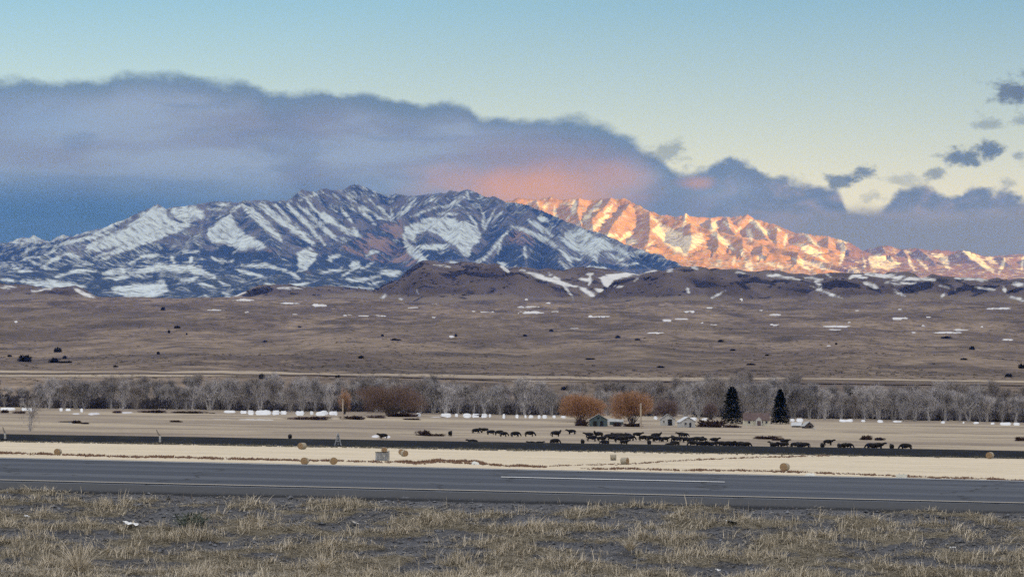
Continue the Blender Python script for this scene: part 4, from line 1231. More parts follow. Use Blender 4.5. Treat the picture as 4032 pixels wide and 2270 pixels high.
def conifer(seed, h, width, n=5200):
    r = random.Random(seed)
    mb = MB().tube((0, 0, -0.4), (0, 0, h * 0.94), 0.24, 0.03, 6, False)
    V, Fc = [], []
    tiers = int(h * 2.2)
    for t in range(tiers):
        u = (t + r.random() * .5) / tiers
        z = h * (0.07 + 0.93 * u)
        rad = width / 2 * (1 - u) ** 0.62 * r.uniform(.78, 1.12) + 0.12
        nb_ = max(5, int(11 * (1 - u) + 5))
        for k in range(nb_):
            a = 2 * math.pi * (k + r.random()) / nb_
            rr = rad * r.uniform(.72, 1.1)
            nseg = max(4, int(n / tiers / nb_))
            for s in range(nseg):
                q = r.random() ** 0.7
                p = Vector((math.cos(a) * rr * q, math.sin(a) * rr * q, z - 0.20 * rr * q + r.gauss(0, .12)))
                d = Vector((math.cos(a + r.gauss(0, .7)), math.sin(a + r.gauss(0, .7)), r.gauss(-.15, .3))).normalized()
                side = rot_about(d.orthogonal().normalized(), d, r.uniform(0, 6.28)) * r.uniform(.14, .26)
                ln = r.uniform(.35, .75)
                o = len(V)
                V += [p - side * .5, p + side * .5, p + d * ln]
                Fc.append((o, o + 1, o + 2))
    return mb, np.array([tuple(v) for v in V]), np.array(Fc)


def bush_mesh(seed, n=420, flat=0.55, tw=0.09, cone=0.0):
    """unit-width bush of slivers"""
    r = random.Random(seed)
    V, Fc = [], []
    lob = [(-.36 + .09 * i_, r.uniform(-.12, .12), r.uniform(.08, .22), r.uniform(.20, .28)) for i_ in range(9)]
    for i in range(n):
        lx, ly, lz, lr = lob[r.randrange(9)]
        u = Vector([max(-.85, min(.85, r.gauss(0, .5))) for _ in range(3)])
        p = Vector((lx + u.x * lr, ly + u.y * lr, max(0.0, (lz + u.z * lr) * flat * 2)))
        if cone:
            sq = max(0.1, 1 - cone * p.z / (flat + .2))
            p.x *= sq
            p.y *= sq
        d = (Vector((p.x, p.y, .25)) + Vector((r.gauss(0, .3), r.gauss(0, .3), r.gauss(.1, .2)))).normalized()
        side = rot_about(d.orthogonal().normalized(), d, r.uniform(0, 6.28)) * tw * r.uniform(.6, 1.4)
        o = len(V)
        V += [p - side * .5, p + side * .5, p + d * r.uniform(.12, .22)]
        Fc.append((o, o + 1, o + 2))
    return np.array([tuple(v) for v in V]), np.array(Fc)


def tree_proto(name, built, bark, leaf):
    mb, V, Fc = built
    return (name, mb.mesh('trunk', bark), np_mesh('crown', V, Fc, leaf, False))


def plant(proto, loc, sc=(1, 1, 1), rz=0.0, label=None, cat='tree', group=None):
    name, tm, cm_ = proto
    t = empty(name, loc, rz)
    t.scale = sc
    new_obj('trunk', tm, t)
    new_obj('crown', cm_, t)
    tag(t, label, cat, group)
    return t


# bare cottonwoods along the river
CW = [tree_proto('cottonwood_tree', bare_tree(100 + i, 14.0, wd, 1 + (i % 3) , fork=fk * .55, n_twig=3000, tw=0.07), M_bark, M_twig)
      for i, (wd, fk) in enumerate([(9.5, .18), (8.0, .26), (11.0, .14), (7.2, .3), (10.0, .22), (12.0, .16), (8.6, .2)])]
CWP = [tree_proto('cottonwood_tree', bare_tree(130 + i, 14.0, wd, 2, fork=.12, n_twig=4000, tw=0.06), M_bark, M_twig_pale) for i, wd in enumerate((9.0, 7.0, 10.5))]
LAND = [(0, 'the left photo edge'), (1350, 'the left pole'), (1530, 'the big brown willow'), (2285, 'the left orange willow'), (2485, 'the right orange willow'), (2880, 'the broad spruce'), (3070, 'the slim spruce'), (4032, 'the right photo edge')]
TOPS_F = [(-300, 1545), (0, 1548), (130, 1540), (200, 1500), (330, 1478), (450, 1482), (560, 1478), (640, 1512), (800, 1512), (900, 1495), (1000, 1490), (1150, 1500), (1250, 1495), (1330, 1505), (1450, 1500), (1700, 1490), (1760, 1498), (1850, 1520), (1960, 1512), (2060, 1515), (2190, 1530),
          (2400, 1520), (2650, 1520), (2700, 1500), (2800, 1495), (2950, 1500), (3050, 1500), (3200, 1530), (3330, 1522), (3480, 1528), (3600, 1545), (3720, 1540), (3850, 1530), (3960, 1545), (4100, 1540), (4400, 1540)]
TOPS_B = [(-300, 1515), (0, 1520), (250, 1492), (600, 1488), (900, 1480), (1100, 1480), (1300, 1480), (1500, 1470), (1750, 1490), (1960, 1510), (2190, 1520), (2300, 1500), (2600, 1496), (2700, 1482), (2900, 1470), (3080, 1480), (3200, 1520), (3480, 1520), (3600, 1505), (3720, 1500), (3850, 1515), (4000, 1520), (4400, 1520)]
rt = random.Random(77)
trees = []
rowdefs = [('front', 1146, 1170, 50, TOPS_F, -2.0), ('middle', 1176, 1210, 42, TOPS_F, -3.0), ('back', 1225, 1290, 40, TOPS_B, -3.0)]
BUILT = [(2300, 2470), (2590, 2745), (2915, 3040)]
spots = []
for rname, Y0, Y1, step, TP, dv in rowdefs:
    x = -190.0
    while x < 4240:
        px = x + rt.uniform(-10, 10)
        x += step * rt.uniform(0.72, 1.3)
        Y = rt.uniform(Y0, Y1)
        top = np.interp(px, [a for a, b in TP], [b for a, b in TP]) + rt.gauss(5, 15) + 22 * float(perlin(px / 150.0, Y0 / 50.0, 55)) + dv
        if rname == 'front':
            if 1375 < px < 1640 or 2200 < px < 2570 or any(a < px < b for a, b in BUILT):
                continue
            if 1030 < px < 1335 and rt.random() < 0.25:
                continue
        if rt.random() < 0.10:
            continue
        g = ground_p(px, Y)
        hgt = (HOR - top) / F * Y - g.z
        if hgt < 4:
            continue
        spots.append((rname, px, g, hgt))
count = {}
for rname, px, g, hgt in spots:
    pale = (rname == 'back' and rt.random() < 0.5) or rt.random() < 0.10
    pr = rt.choice(CWP if pale else CW)
    s = hgt / 14.0
    kx = s * rt.uniform(0.95, 1.4)
    # which one: counted from the nearest thing that stands out
    li = int(np.argmin([abs(px - a) for a, b in LAND]))
    side = 'right' if px >= LAND[li][0] else 'left'
    count.setdefault((rname, li, side), []).append((abs(px - LAND[li][0]), pr, g, kx, s, pale))
for (rname, li, side), lst in count.items():
    lst.sort(key=lambda q: q[0])
    for i, (_, pr, g, kx, s, pale) in enumerate(lst):
        ref = LAND[li][1]
        lab = '%s bare cottonwood, %s river row, %s %s of %s' % ('pale' if pale else 'grey', rname, ordinal(i), side, ref)
        plant(pr, g, (kx, kx, s), rt.uniform(0, 6.28), lab, 'tree', 'bare cottonwoods along the river')

# willows and other single trees
gb = lambda px, row, a=940, b=1112: ground_at(px, row, a, b)


def willow(px, row, wpx, toprow, mat, seed, label, n=5600, tw=0.115, nm='willow_tree'):
    g = gb(px, row)
    pxm = g.y / F
    h, wd = (row - toprow) * pxm, wpx * pxm
    plant(tree_proto(nm, dome_tree(seed, h, wd, n, tw), M_barkd, mat), g, (1, 1, 1), 0, label, 'tree')


willow(1540, 1634, 330, 1489, M_brown, 1, 'big round-headed brown willow, the widest tree of the line', 15000)
willow(1356, 1630, 70, 1505, M_orange, 2, 'narrow orange-brown willow behind the pale pole on the left', 1500)
willow(2285, 1660, 225, 1531, M_orange, 3, 'left of the two big orange willows, above the green gabled shed', 15000)
willow(2487, 1668, 210, 1517, M_orange, 4, 'taller right-hand orange willow behind the wooden pole', 15000)
willow(2625, 1655, 130, 1550, M_mauve, 5, 'mauve-brown willow behind the white barn', 3500)
willow(2800, 1640, 80, 1560, M_mauve, 6, 'small mauve-brown willow left of the broad spruce', 1800)


def spruce(px, row, wpx, toprow, seed, label):
    g = gb(px, row)
    pxm = g.y / F
    plant(tree_proto('spruce_tree', conifer(seed, (row - toprow) * pxm, wpx * pxm * 1.22, 9000), M_barkd, M_spruce), g, (1, 1, 1), 0, label, 'tree')


spruce(2882, 1668, 92, 1521, 1, 'broad dark spruce on the left of the red-roofed house')
spruce(3072, 1668, 68, 1531, 2, 'slim dark spruce on the right of the red-roofed house')
# the thin pale tree in front, at the left
g = ground_at(118, 1698, 697, 800)
pxm = g.y / F
plant(tree_proto('young_tree', bare_tree(301, 150 * pxm, 120 * pxm, 2, fork=.2, n_twig=900, tw=.05, bushy=.8), M_bark, M_twig_pale), g, (1, 1, 1), 0.4, 'thin pale leafless tree standing alone in the pasture at the left', 'tree')

# brush, thickets and junipers
BR = [np_mesh('brush', *bush_mesh(400 + i, 520, .45, .075), M_brush, False) for i in range(3)]
BRM = [np_mesh('brush', *bush_mesh(420 + i, 520, .4, .075), M_mauve, False) for i in range(2)]


def bush(me, g, wm, hm, label, cat='bush', name='bush', group=None, rz=0.0):
    o = new_obj(name, me)
    o.location = g
    o.scale = (wm, wm * 0.8, hm / 0.6)
    o.rotation_euler = (0, 0, rz)
    return tag(o, label, cat, group)


def brush_at(px, row, wpx, hpx, label, me, Y0=697, Y1=1100, name='brush_pile', cat='brush'):
    g = ground_at(px, row, Y0, Y1)
    k = g.y / F
    bush(me, g, wpx * k * 1.15, hpx * k * 1.15, label, cat, name, rz=px * 0.7)


brush_at(1668, 1714, 70, 24, 'large mauve-brown brush heap in the pasture left of the grazing cows', BR[0])
brush_at(1715, 1716, 60, 12, 'low dark end of the brush heap left of the grazing cows', BR[1])
brush_at(302, 1666, 34, 15, 'dark brush clump beside a pale stone in the left pasture', BR[1])
brush_at(335, 1668, 45, 8, 'flat dark brush stretching right of the clump in the left pasture', BR[2])
brush_at(265, 1661, 50, 5, 'thin dark brush left of the clump in the left pasture', BR[0])
brush_at(690, 1661, 46, 10, 'low dark brush heap in the pasture below the river snow', BR[2])
brush_at(1215, 1651, 150, 17, 'long red-brown thicket under the river snow', BRM[0])
brush_at(1390, 1650, 100, 16, 'red-brown thicket below the big brown willow', BR[0])
brush_at(1480, 1645, 70, 14, 'grey-brown thicket below the big brown willow', BRM[1])
brush_at(1590, 1640, 110, 20, 'dark thicket at the foot of the big brown willow', BR[2])
brush_at(1620, 1652, 50, 8, 'small dark brush in front of the big brown willow', BR[1])
brush_at(3020, 1728, 80, 16, 'dark brush heap in the pasture below the slim spruce', BR[0])
brush_at(3070, 1733, 46, 12, 'small dark brush at the right end of the heap below the slim spruce', BR[2])
brush_at(3412, 1731, 46, 22, 'black brush clump above the two cows at the right', BR[1])
brush_at(3462, 1732, 60, 14, 'low black brush right of the clump above the cows at the right', BR[2])
brush_at(4022, 1735, 46, 20, 'brown brush heap at the right edge of the pasture', BR[0])
brush_at(2800, 1681, 84, 36, 'dark round thicket in front of the broad spruce', BR[1])
brush_at(2288, 1676, 42, 34, 'dark thicket at the left wall of the green shed', BR[2])
brush_at(2430, 1677, 50, 14, 'dark brush in front of the grey lean-to', BR[0])
brush_at(2490, 1679, 60, 18, 'dark brush at the foot of the right orange willow', BR[1])
brush_at(2880, 1682, 60, 14, 'dark hedge at the foot of the broad spruce', BR[2])
brush_at(1885, 1634, 30, 10, 'dark red brush at the river snow right of the willow', BR[1])
brush_at(20, 1625, 40, 16, 'dark brown brush at the left end of the river snow', BR[1])
brush_at(75, 1627, 50, 14, 'red-brown brush below the river snow at the left', BRM[0])
brush_at(600, 1624, 130, 14, 'dark red-brown thicket under the trees at the left', BRM[1])
brush_at(740, 1626, 110, 10, 'low dark thicket under the trees left of the river snow', BR[0])
brush_at(460, 1625, 60, 12, 'brown thicket beside a pale mound under the left trees', BRM[0])
# understorey, coloured dark for the shade between the trunks: one tangle, nobody could count it
V, Fc, off = [], [], 0
ru = random.Random(9)
for i in range(760):
    px = ru.uniform(-150, 4200)
    if any(a - 20 < px < b + 20 for a, b in BUILT):
        continue
    q = ru.random()
    g = ground_p(px, 1172 + 60 * q)
    bv, bf = bush_mesh(500 + i % 12, 110, .45, .10)
    s = ru.uniform(3.5, 9.0)
    V.append(bv * np.array([s, s * .8, s * ru.uniform(.7, 1.6)]) + np.array(g))
    Fc.append(bf + off)
    off += len(bv)
tag(new_obj('understorey', np_mesh('understorey', np.concatenate(V), np.concatenate(Fc), M_under, False)), kind='stuff')

JN = [np_mesh('juniper', *bush_mesh(600 + i, 300, .5, .13, .35), M_juniper, False) for i in range(3)]
JUN = [(227, 1386, 22, 20, 'triangular dark juniper at the top of the left clump on the slope'), (37, 1404, 26, 8, 'flat dark juniper near the left edge of the plain'), (99, 1424, 48, 26, 'big grey-black juniper low on the left slope'), (212, 1427, 42, 20, 'wide black juniper low on the left slope'),
       (254, 1412, 18, 14, 'small black juniper behind the wide one low on the left slope'), (258, 1428, 46, 7, 'flat black juniper right of the wide one on the left slope'), (665, 1311, 14, 14, 'round black juniper on the left plain, the lower of a pair'), (698, 1292, 18, 11, 'black juniper on the left plain, the upper of a pair'),
       (735, 1318, 10, 8, 'tiny grey juniper right of the pair on the left plain'), (623, 1394, 18, 12, 'dark red juniper in the middle of the left slope'), (1043, 1346, 18, 7, 'flat dark juniper on the pale slope above the left trees'), (642, 1220, 14, 12, 'dark juniper high on the left plain just under the snow line'),
       (1506, 1323, 14, 8, 'small brown juniper high on the plain below the big butte'), (1558, 1340, 44, 8, 'long flat dark juniper on the plain below the big butte'), (1795, 1324, 10, 12, 'dark juniper touching a small snow drift in mid plain'), (2068, 1323, 24, 8, 'flat black juniper right of the small snow drift in mid plain'),
       (2171, 1305, 12, 10, 'small dark juniper in mid plain above the flat black one'), (1420, 1411, 20, 12, 'black juniper above the big brown willow'), (2432, 1331, 20, 12, 'dark juniper on the crest of the grey knoll'), (2510, 1339, 16, 8, 'small dark juniper right of the knoll crest'),
       (2325, 1415, 30, 6, 'thin flat juniper on the dark slope above the orange willows'), (2600, 1447, 22, 8, 'black juniper just above the bench at the orange willows'), (2837, 1345, 20, 10, 'dark juniper on the right plain above the broad spruce'), (2886, 1380, 20, 7, 'small flat juniper on the slope above the broad spruce'),
       (2957, 1437, 26, 8, 'black juniper on the slope right of the broad spruce'), (3828, 1376, 24, 14, 'pointed dark juniper on the right-hand plain'), (3724, 1332, 30, 9, 'dark juniper below the long snow drift at the right'), (3794, 1416, 20, 8, 'low dark juniper right of the slim spruce on the slope'),
       (3293, 1356, 12, 8, 'small grey juniper beside a snow speck on the right plain'), (4022, 1450, 24, 20, 'black juniper at the right edge above the trees'), (3972, 1484, 22, 14, 'round black juniper above the trees near the right edge'), (1031, 1492, 24, 24, 'black pointed juniper above the left river trees'),
       (2234, 1535, 34, 17, 'black juniper on the pale bench left of the orange willow'), (1330, 1485, 14, 10, 'small dark juniper above the narrow orange willow'), (455, 1445, 20, 8, 'low dark juniper above the left river trees'), (1180, 1288, 10, 6, 'tiny juniper on the plain left of the butte'), (3020, 1400, 12, 7, 'tiny juniper on the slope above the slim spruce')]
for (px, row, wpx, hpx, lab) in JUN:
    g = ground_at(px, row, 1245, 7800)
    k = g.y / F
    bush(JN[int(px) % 3], g, wpx * k * 1.25, hpx * k * 1.25, lab, 'juniper', 'juniper', None, px * 0.9)

# scrub scattered over the hills: too many to count
V, Fc, off = [], [], 0
rj = random.Random(12)
jv, jf = bush_mesh(700, 34, .5, .3, .3)
pxf, Hf, Yf = pxg.ravel(), H2.ravel(), Yg.ravel()
rowf = rows.ravel()
cand = [i for i in np.flatnonzero((Yf < 9950) & (snow_a.ravel() < -.3)) if True]
pick = rj.sample(cand, 16000)
n_sc = 0
for i in pick:
    px, row_ = pxf[i], rowf[i]
    dens = 0.10 + 0.9 * sstep(dark_a.ravel()[i], -.8, .2)
    dens += 0.5 * math.exp(-((px - 1680) / 190) ** 2 - ((row_ - 1085) / 45) ** 2)
    if H2.ravel()[i] - G0.ravel()[i] < 12 or rj.random() > dens:
        continue
    s = rj.uniform(5.0, 11.0)
    V.append(jv * np.array([s, s, s * rj.uniform(.7, 1.1)]) + np.array((Xg.ravel()[i], Yf[i], Hf[i] - 0.3)))
    Fc.append(jf + off)
    off += len(jv)
tag(new_obj('hill_scrub', np_mesh('hill_scrub', np.concatenate(V), np.concatenate(Fc), M_juniper, False)), kind='stuff')

# sage over the near part of the plain: a cover, nobody could count it
V, Fc, off = [], [], 0
rp = random.Random(41)
sv_ = [bush_mesh(720 + i, 22, .42, .26) for i in range(6)]
for i in range(11000):
    Y = 1310 * (5200 / 1310) ** (rp.random() ** 1.15)
    px = rp.uniform(-150, 4200)
    x = (px - 2016) / F * Y
    if float(fbm(x / 240, Y / 420, 3, 97)) + 0.25 * float(perlin(x / 60, Y / 110, 98)) < rp.uniform(-.35, .35):
        continue
    s = rp.uniform(0.9, 2.6) * (Y / 2000) ** .35
    bv, bf = sv_[i % 6]
    V.append(bv * np.array([s * 1.3, s, s * rp.uniform(.5, .9)]) + np.array((x, Y, float(gz(x, Y)) - 0.05)))
    Fc.append(bf + off)
    off += len(bv)
M_sagec = twig_mat('sage_cover', (.060, .054, .052), (.115, .10, .09), 0.0)
tag(new_obj('sage_cover', np_mesh('sage_cover', np.concatenate(V), np.concatenate(Fc), M_sagec, False)), kind='stuff')

# ------------------------------------------------------------------ cattle
M_hide = simple_mat('black_hide', (.005, .0045, .005), (.011, .0095, .010), 2.0, 0.75, 0.25, 0.3)


def skin_mesh(name, pts, edges, radii, root, mat, levels=1):
    me = bpy.data.meshes.new(name)
    me.from_pydata(pts, edges, [])
    ob = bpy.data.objects.new(name, me)
    COL.objects.link(ob)
    ob.modifiers.new('skin', 'SKIN')
    ly = me.skin_vertices[0].data
    for i, rr in enumerate(radii):
        rr = rr * 1.36 if rr > .2 else (rr * 1.25 if rr > .12 else rr * 1.65)
        ly[i].radius = (rr, rr)
        ly[i].use_root = (i == root)
    sd = ob.modifiers.new('sub', 'SUBSURF')
    sd.levels = sd.render_levels = levels
    bpy.context.view_layer.update()
    dg = bpy.context.evaluated_depsgraph_get()
    out = bpy.data.meshes.new_from_object(ob.evaluated_get(dg))
    out.name = name
    bpy.data.objects.remove(ob)
    out.materials.clear()
    out.materials.append(mat)
    for p in out.polygons:
        p.use_smooth = True
    return out


def cow_mesh(pose, seed=0):
    """a cow facing +X, feet on z = 0: rump, barrel, withers, neck, head, legs with knees and hocks, tail"""
    r = random.Random(seed)
    P_, E_, W = [], [], []

    def v(x, y, z, rad, link=None):
        P_.append((x, y, z))
        W.append(rad)
        if link is not None:
            E_.append((link, len(P_) - 1))
        return len(P_) - 1
    up = -0.16 if pose != 'lying' else -0.62
    pel = v(-0.72, 0, 1.08 + up, .34)
    rump = v(-0.98, 0, 1.06 + up, .24, pel)
    bar = v(-0.20, 0, 1.00 + up, .40, pel)
    che = v(0.32, 0, 1.00 + up, .39, bar)
    wit = v(0.66, 0, 1.08 + up, .30, che)
    if pose == 'grazing':
        n1 = v(0.95, 0.02, 0.92, .19, wit)
        n2 = v(1.18, 0.04, 0.62, .14, n1)
        hd = v(1.28, 0.05, 0.36, .14, n2)
        v(1.40, 0.05, 0.12, .085, hd)
        el_ = (1.22, 0.45)
    elif pose == 'turned':
        n1 = v(0.92, 0.16, 1.20, .19, wit)
        n2 = v(1.04, 0.38, 1.36, .15, n1)
        hd = v(1.06, 0.56, 1.36, .15, n2)
        v(1.08, 0.84, 1.24, .085, hd)
        el_ = (1.05, 1.45)
    else:
        n1 = v(0.96, 0, 1.22 + up, .19, wit)
        n2 = v(1.20, 0, 1.38 + up, .15, n1)
        hd = v(1.38, 0, 1.40 + up, .15, n2)
        v(1.68, 0, 1.28 + up, .085, hd)
        el_ = (1.32, 1.48 + up)
    for s in (-1, 1):
        v(P_[hd][0] - .06, P_[hd][1] + s * .24, P_[hd][2] + .08, .035, hd)     # ears
    if pose == 'lying':
        for s in (-1, 1):
            k = v(0.62, s * .26, .22, .12, che)
            v(0.95, s * .28, .09, .07, k)
            k = v(-0.55, s * .34, .26, .16, pel)
            v(-0.15, s * .42, .09, .08, k)
    else:
        for s in (-1, 1):
            j = r.uniform(-.12, .12)
            sh = v(0.52, s * .20, .74, .15, che)
            kn = v(0.54 + j, s * .20, .42, .082, sh)
            ft = v(0.52 + j * 1.6, s * .20, .10, .058, kn)
            v(0.56 + j * 1.6, s * .20, .03, .07, ft)
            j = r.uniform(-.12, .12)
            th = v(-0.70, s * .22, .78, .19, pel)
            ho = v(-0.92 + j, s * .21, .46, .082, th)
            ft = v(-0.84 + j * 1.5, s * .21, .10, .058, ho)
            v(-0.80 + j * 1.5, s * .21, .03, .07, ft)
    t1 = v(-1.16, 0, .98 + up, .05, rump)
    t2 = v(-1.20, 0, .62 + up * .6, .035, t1)
    v(-1.18, 0, .40 + up * .45, .06, t2)
    return skin_mesh('cow_body', P_, E_, W, pel, M_hide, 1)


COWS = {'standing': [cow_mesh('standing', 1), cow_mesh('standing', 5)], 'grazing': [cow_mesh('grazing', 2), cow_mesh('grazing', 7)], 'turned': [cow_mesh('turned', 3)], 'lying': [cow_mesh('lying', 4)]}
# px, feet row, pose, heading (degrees, 0 = to the right, 90 = away), size
g_, s_, t_, l_ = 'grazing', 'standing', 'turned', 'lying'
HERD = [
    ('stray', [(1773, 1716, s_, 80, 1.0, 'standing tail-on right of the big brush heap'), (1861, 1742, l_, 175, 1.0, 'lying on the dark bank under the first grazing cows'), (1876, 1705, g_, 5, 1.0, 'grazing, leftmost of the row of grazing cows'), (1907, 1702, s_, 185, .95, 'standing close behind the leftmost grazing cow'),
               (1935, 1711, g_, 20, .95, 'grazing between the leftmost pair and the crossed pair'), (1967, 1713, g_, 10, 1.0, 'left one of the crossed pair of grazing cows'), (1984, 1718, g_, -20, .95, 'right one of the crossed pair of grazing cows'), (2030, 1719, g_, 0, 1.05, 'grazing alone right of the crossed pair'),
               (2087, 1718, g_, 8, 1.1, 'grazing alone above the two lying ones'), (2093, 1744, l_, 180, .8, 'left of the two lying on the bank'), (2122, 1744, l_, 0, .85, 'right of the two lying on the bank'), (2190, 1719, t_, 10, 1.2, 'big, standing with lowered head above another one'), (2186, 1740, g_, 12, 1.0, 'grazing right below the big one'),
               (2250, 1709, s_, 180, 1.0, 'standing alone on the pale grass left of the herd'), (2294, 1750, s_, 95, .95, 'standing tail-on at the bank left of the herd'), (1508, 1727, s_, 160, 1.0, 'standing between two white snow streaks at the bank'), (1142, 1733, s_, 92, 1.0, 'standing tail-on at the bank, far to the left')]),
    ('below the green shed', [(2319, 1722, s_, 170, 1.0), (2333, 1737, g_, 0, 1.1), (2355, 1722, t_, 200, 1.15), (2371, 1738, s_, 10, 1.0), (2380, 1743, g_, 190, .9), (2398, 1729, s_, 0, 1.05), (2413, 1735, g_, -10, 1.0), (2432, 1726, s_, 185, 1.1), (2443, 1741, g_, 5, 1.1), (2459, 1747, s_, 20, .95)]),
    ('left of the wooden pole', [(2446, 1728, t_, 0, 1.1), (2468, 1727, s_, 180, 1.1), (2484, 1734, g_, -15, 1.0), (2456, 1738, s_, 170, 1.1), (2510, 1722, s_, 5, 1.05)]),
    ('right of the wooden pole', [(2534, 1734, g_, 0, 1.0), (2556, 1750, s_, 92, 1.0), (2560, 1736, s_, 180, 1.05), (2584, 1727, t_, -10, 1.15), (2590, 1739, g_, 10, 1.05), (2620, 1738, s_, 0, .95), (2650, 1733, s_, 100, .95), (2664, 1739, g_, 185, 1.0), (2636, 1750, l_, 0, .9), (2656, 1749, g_, 180, .95), (2682, 1719, s_, 175, .95), (2696, 1721, g_, 0, .9)]),
    ('below the broad spruce', [(2700, 1741, s_, 170, 1.0), (2724, 1742, g_, 0, 1.0), (2745, 1740, s_, 5, 1.05), (2765, 1742, s_, 180, 1.0), (2729, 1755, g_, 185, 1.05), (2757, 1756, s_, 0, 1.0), (2782, 1757, g_, 10, 1.0), (2806, 1759, s_, 180, .95), (2813, 1735, l_, 0, 1.0), (2842, 1757, s_, 185, 1.05), (2868, 1756, s_, 5, 1.1), (2890, 1758, g_, 0, 1.0), (2916, 1758, s_, 180, 1.0), (2938, 1761, g_, 0, 1.0)]),
    ('below the slim spruce', [(3040, 1762, t_, 100, 1.0), (3056, 1763, g_, 0, .95), (3085, 1764, s_, 180, 1.05), (3090, 1741, l_, 0, .95), (3132, 1762, s_, 10, 1.0), (3146, 1760, s_, 95, 1.1), (3168, 1762, s_, 175, 1.05)]),
    ('near the gap in the bank', [(3238, 1763, s_, 92, 1.0), (3262, 1752, s_, 0, 1.05), (3304, 1763, s_, 88, .95), (3321, 1764, s_, 60, 1.0), (3340, 1767, g_, -15, 1.0)]),
    ('at the right', [(3430, 1766, g_, 180, 1.15, 'left and rearmost of the pair at the right'), (3458, 1768, s_, 0, 1.2, 'right and larger of the pair at the right'), (3511, 1768, s_, 92, 1.05, 'standing tail-on between the pair and the last one at the right'), (3565, 1765, g_, 175, 1.3, 'grazing broadside, last one at the right')]),
]
for where, lst in HERD:
    srt = sorted(lst, key=lambda q: q[0])
    for i, q in enumerate(srt):
        px, row, pose, hd, sz = q[:5]
        bank_row = 1740 + 0.0165 * (px - 2016)                     # the crest of the bank hides the feet of those close behind it
        if row > bank_row - 4:
            g = ground_p(px, 700 + 14 * ((px * 0.37) % 1.0))
        else:
            g = ground_at(px, row, 718, 960)
        mesh = COWS[pose][int(px) % len(COWS[pose])]
        o = new_obj('cow', mesh)
        o.location = g
        k = min(sz, 1.2) * 1.08
        o.scale = (k, k, k)
        o.rotation_euler = (0, 0, R(hd))
        lab = 'black cow ' + q[5] if len(q) > 5 else 'black cow, %s, %s from the left in the bunch %s' % ({'turned': 'head turned'}.get(pose, pose), ordinal(i), where)
        tag(o, lab, 'cow', 'black cattle in the pasture')

# ------------------------------------------------------------------ round hay bales
M_hay_face = simple_mat('bale_end', (.24, .165, .095), (.36, .25, .15), 5.0)
M_hay_side = simple_mat('bale_side', (.30, .27, .215), (.42, .38, .30), 6.0)


def bale_proto(seed):
    r = random.Random(seed)
    t = empty('hay_bale')
    n, m_ = 28, 5
    V, Fc = [], []
    for j in range(m_):
        x = -0.75 + 1.5 * j / (m_ - 1)
        for i in range(n):
            a = 2 * math.pi * i / n
            rad = 0.84 * (1 - 0.06 * (abs(2 * j / (m_ - 1) - 1) ** 4)) + r.uniform(-.02, .02)
            V.append((x, rad * math.cos(a), 0.80 + rad * math.sin(a) * (0.93 if math.sin(a) < 0 else 1.0)))
    for j in range(m_ - 1):
        for i in range(n):
            Fc.append((j * n + i, j * n + (i + 1) % n, (j + 1) * n + (i + 1) % n, (j + 1) * n + i))
    b = MB().add(V, [tuple(reversed(f)) for f in Fc])
    b.build('bale_wrap', M_hay_side, t, True)
    for sgn in (-1, 1):
        V, Fc = [(sgn * 0.75, 0, .80)], []
        rings = [0.2, 0.42, 0.62, 0.82]
        for k, rr in enumerate(rings):
            for i in range(n):
                a = 2 * math.pi * i / n
                V.append((sgn * (0.75 + (0.035 if k % 2 else 0.0) * r.uniform(.4, 1.2) - (0.03 if k == 3 else 0)), rr * math.cos(a) * r.uniform(.98, 1.02), .80 + rr * math.sin(a) * (0.93 if math.sin(a) < 0 else 1)))
        Fc += [(0, 1 + i, 1 + (i + 1) % n) for i in range(n)]
        for k in range(3):
            for i in range(n):
                Fc.append((1 + k * n + i, 1 + (k + 1) * n + i, 1 + (k + 1) * n + (i + 1) % n, 1 + k * n + (i + 1) % n))
        MB().add(V, Fc).build('bale_end', M_hay_face, t, True)
    return t


proto = bale_proto(1)
BALES = [(228, 1790, 80, 26, 'hay bale on the red weed line at the far left'), (1190, 1768, 55, 35, 'hay bale at the foot of the dark bank, left of the steel tripod'), (1200, 1828, 80, 34, 'left of the two hay bales half hidden by the road edge'), (1313, 1828, 100, 38, 'right of the two hay bales half hidden by the road edge'),
         (1513, 1782, 95, 30, 'hay bale standing behind the grey metal box'), (1583, 1789, 70, 30, 'rear one of the two hay bales right of the grey metal box'), (1592, 1796, 118, 32, 'front one of the two hay bales right of the grey metal box'), (2415, 1811, 2, 32, 'grey-topped hay bale seen side-on in mid field'), (2460, 1827, 150, 36, 'hay bale lying in front of the side-on one in mid field'),
         (3090, 1853, 65, 42, 'largest hay bale, near the road on the right'), (3898, 1805, 60, 35, 'hay bale on the pale field below the bank at the far right')]
for i, (px, row, rz, wpx, lab) in enumerate(BALES):
    o = proto if i == 0 else copy_tree(proto)
    g = ground_at(px, row, 300, 657)
    k = min(1.15, max(0.62, 0.8 * wpx * g.y / F / 1.72))
    o.location = g
    o.scale = (k, k, k)
    o.rotation_euler = (0, 0, R(rz))
    tag(o, lab, 'hay bale', 'round hay bales on the stubble')

# ------------------------------------------------------------------ things on the field
M_steel = simple_mat('weathered_steel', (.22, .23, .25), (.34, .35, .36), 2.0, 0.6, 0.4)
M_conc = simple_mat('pale_concrete', (.42, .41, .39), (.55, .54, .51), 1.5)
M_wood = simple_mat('grey_wood', (.17, .145, .125), (.26, .225, .19), 2.5)
M_woodp = simple_mat('pale_pole_wood', (.42, .345, .27), (.52, .44, .36), 1.5)
M_dark = simple_mat('dark_opening', (.015, .015, .017), (.03, .03, .032), 2.0)

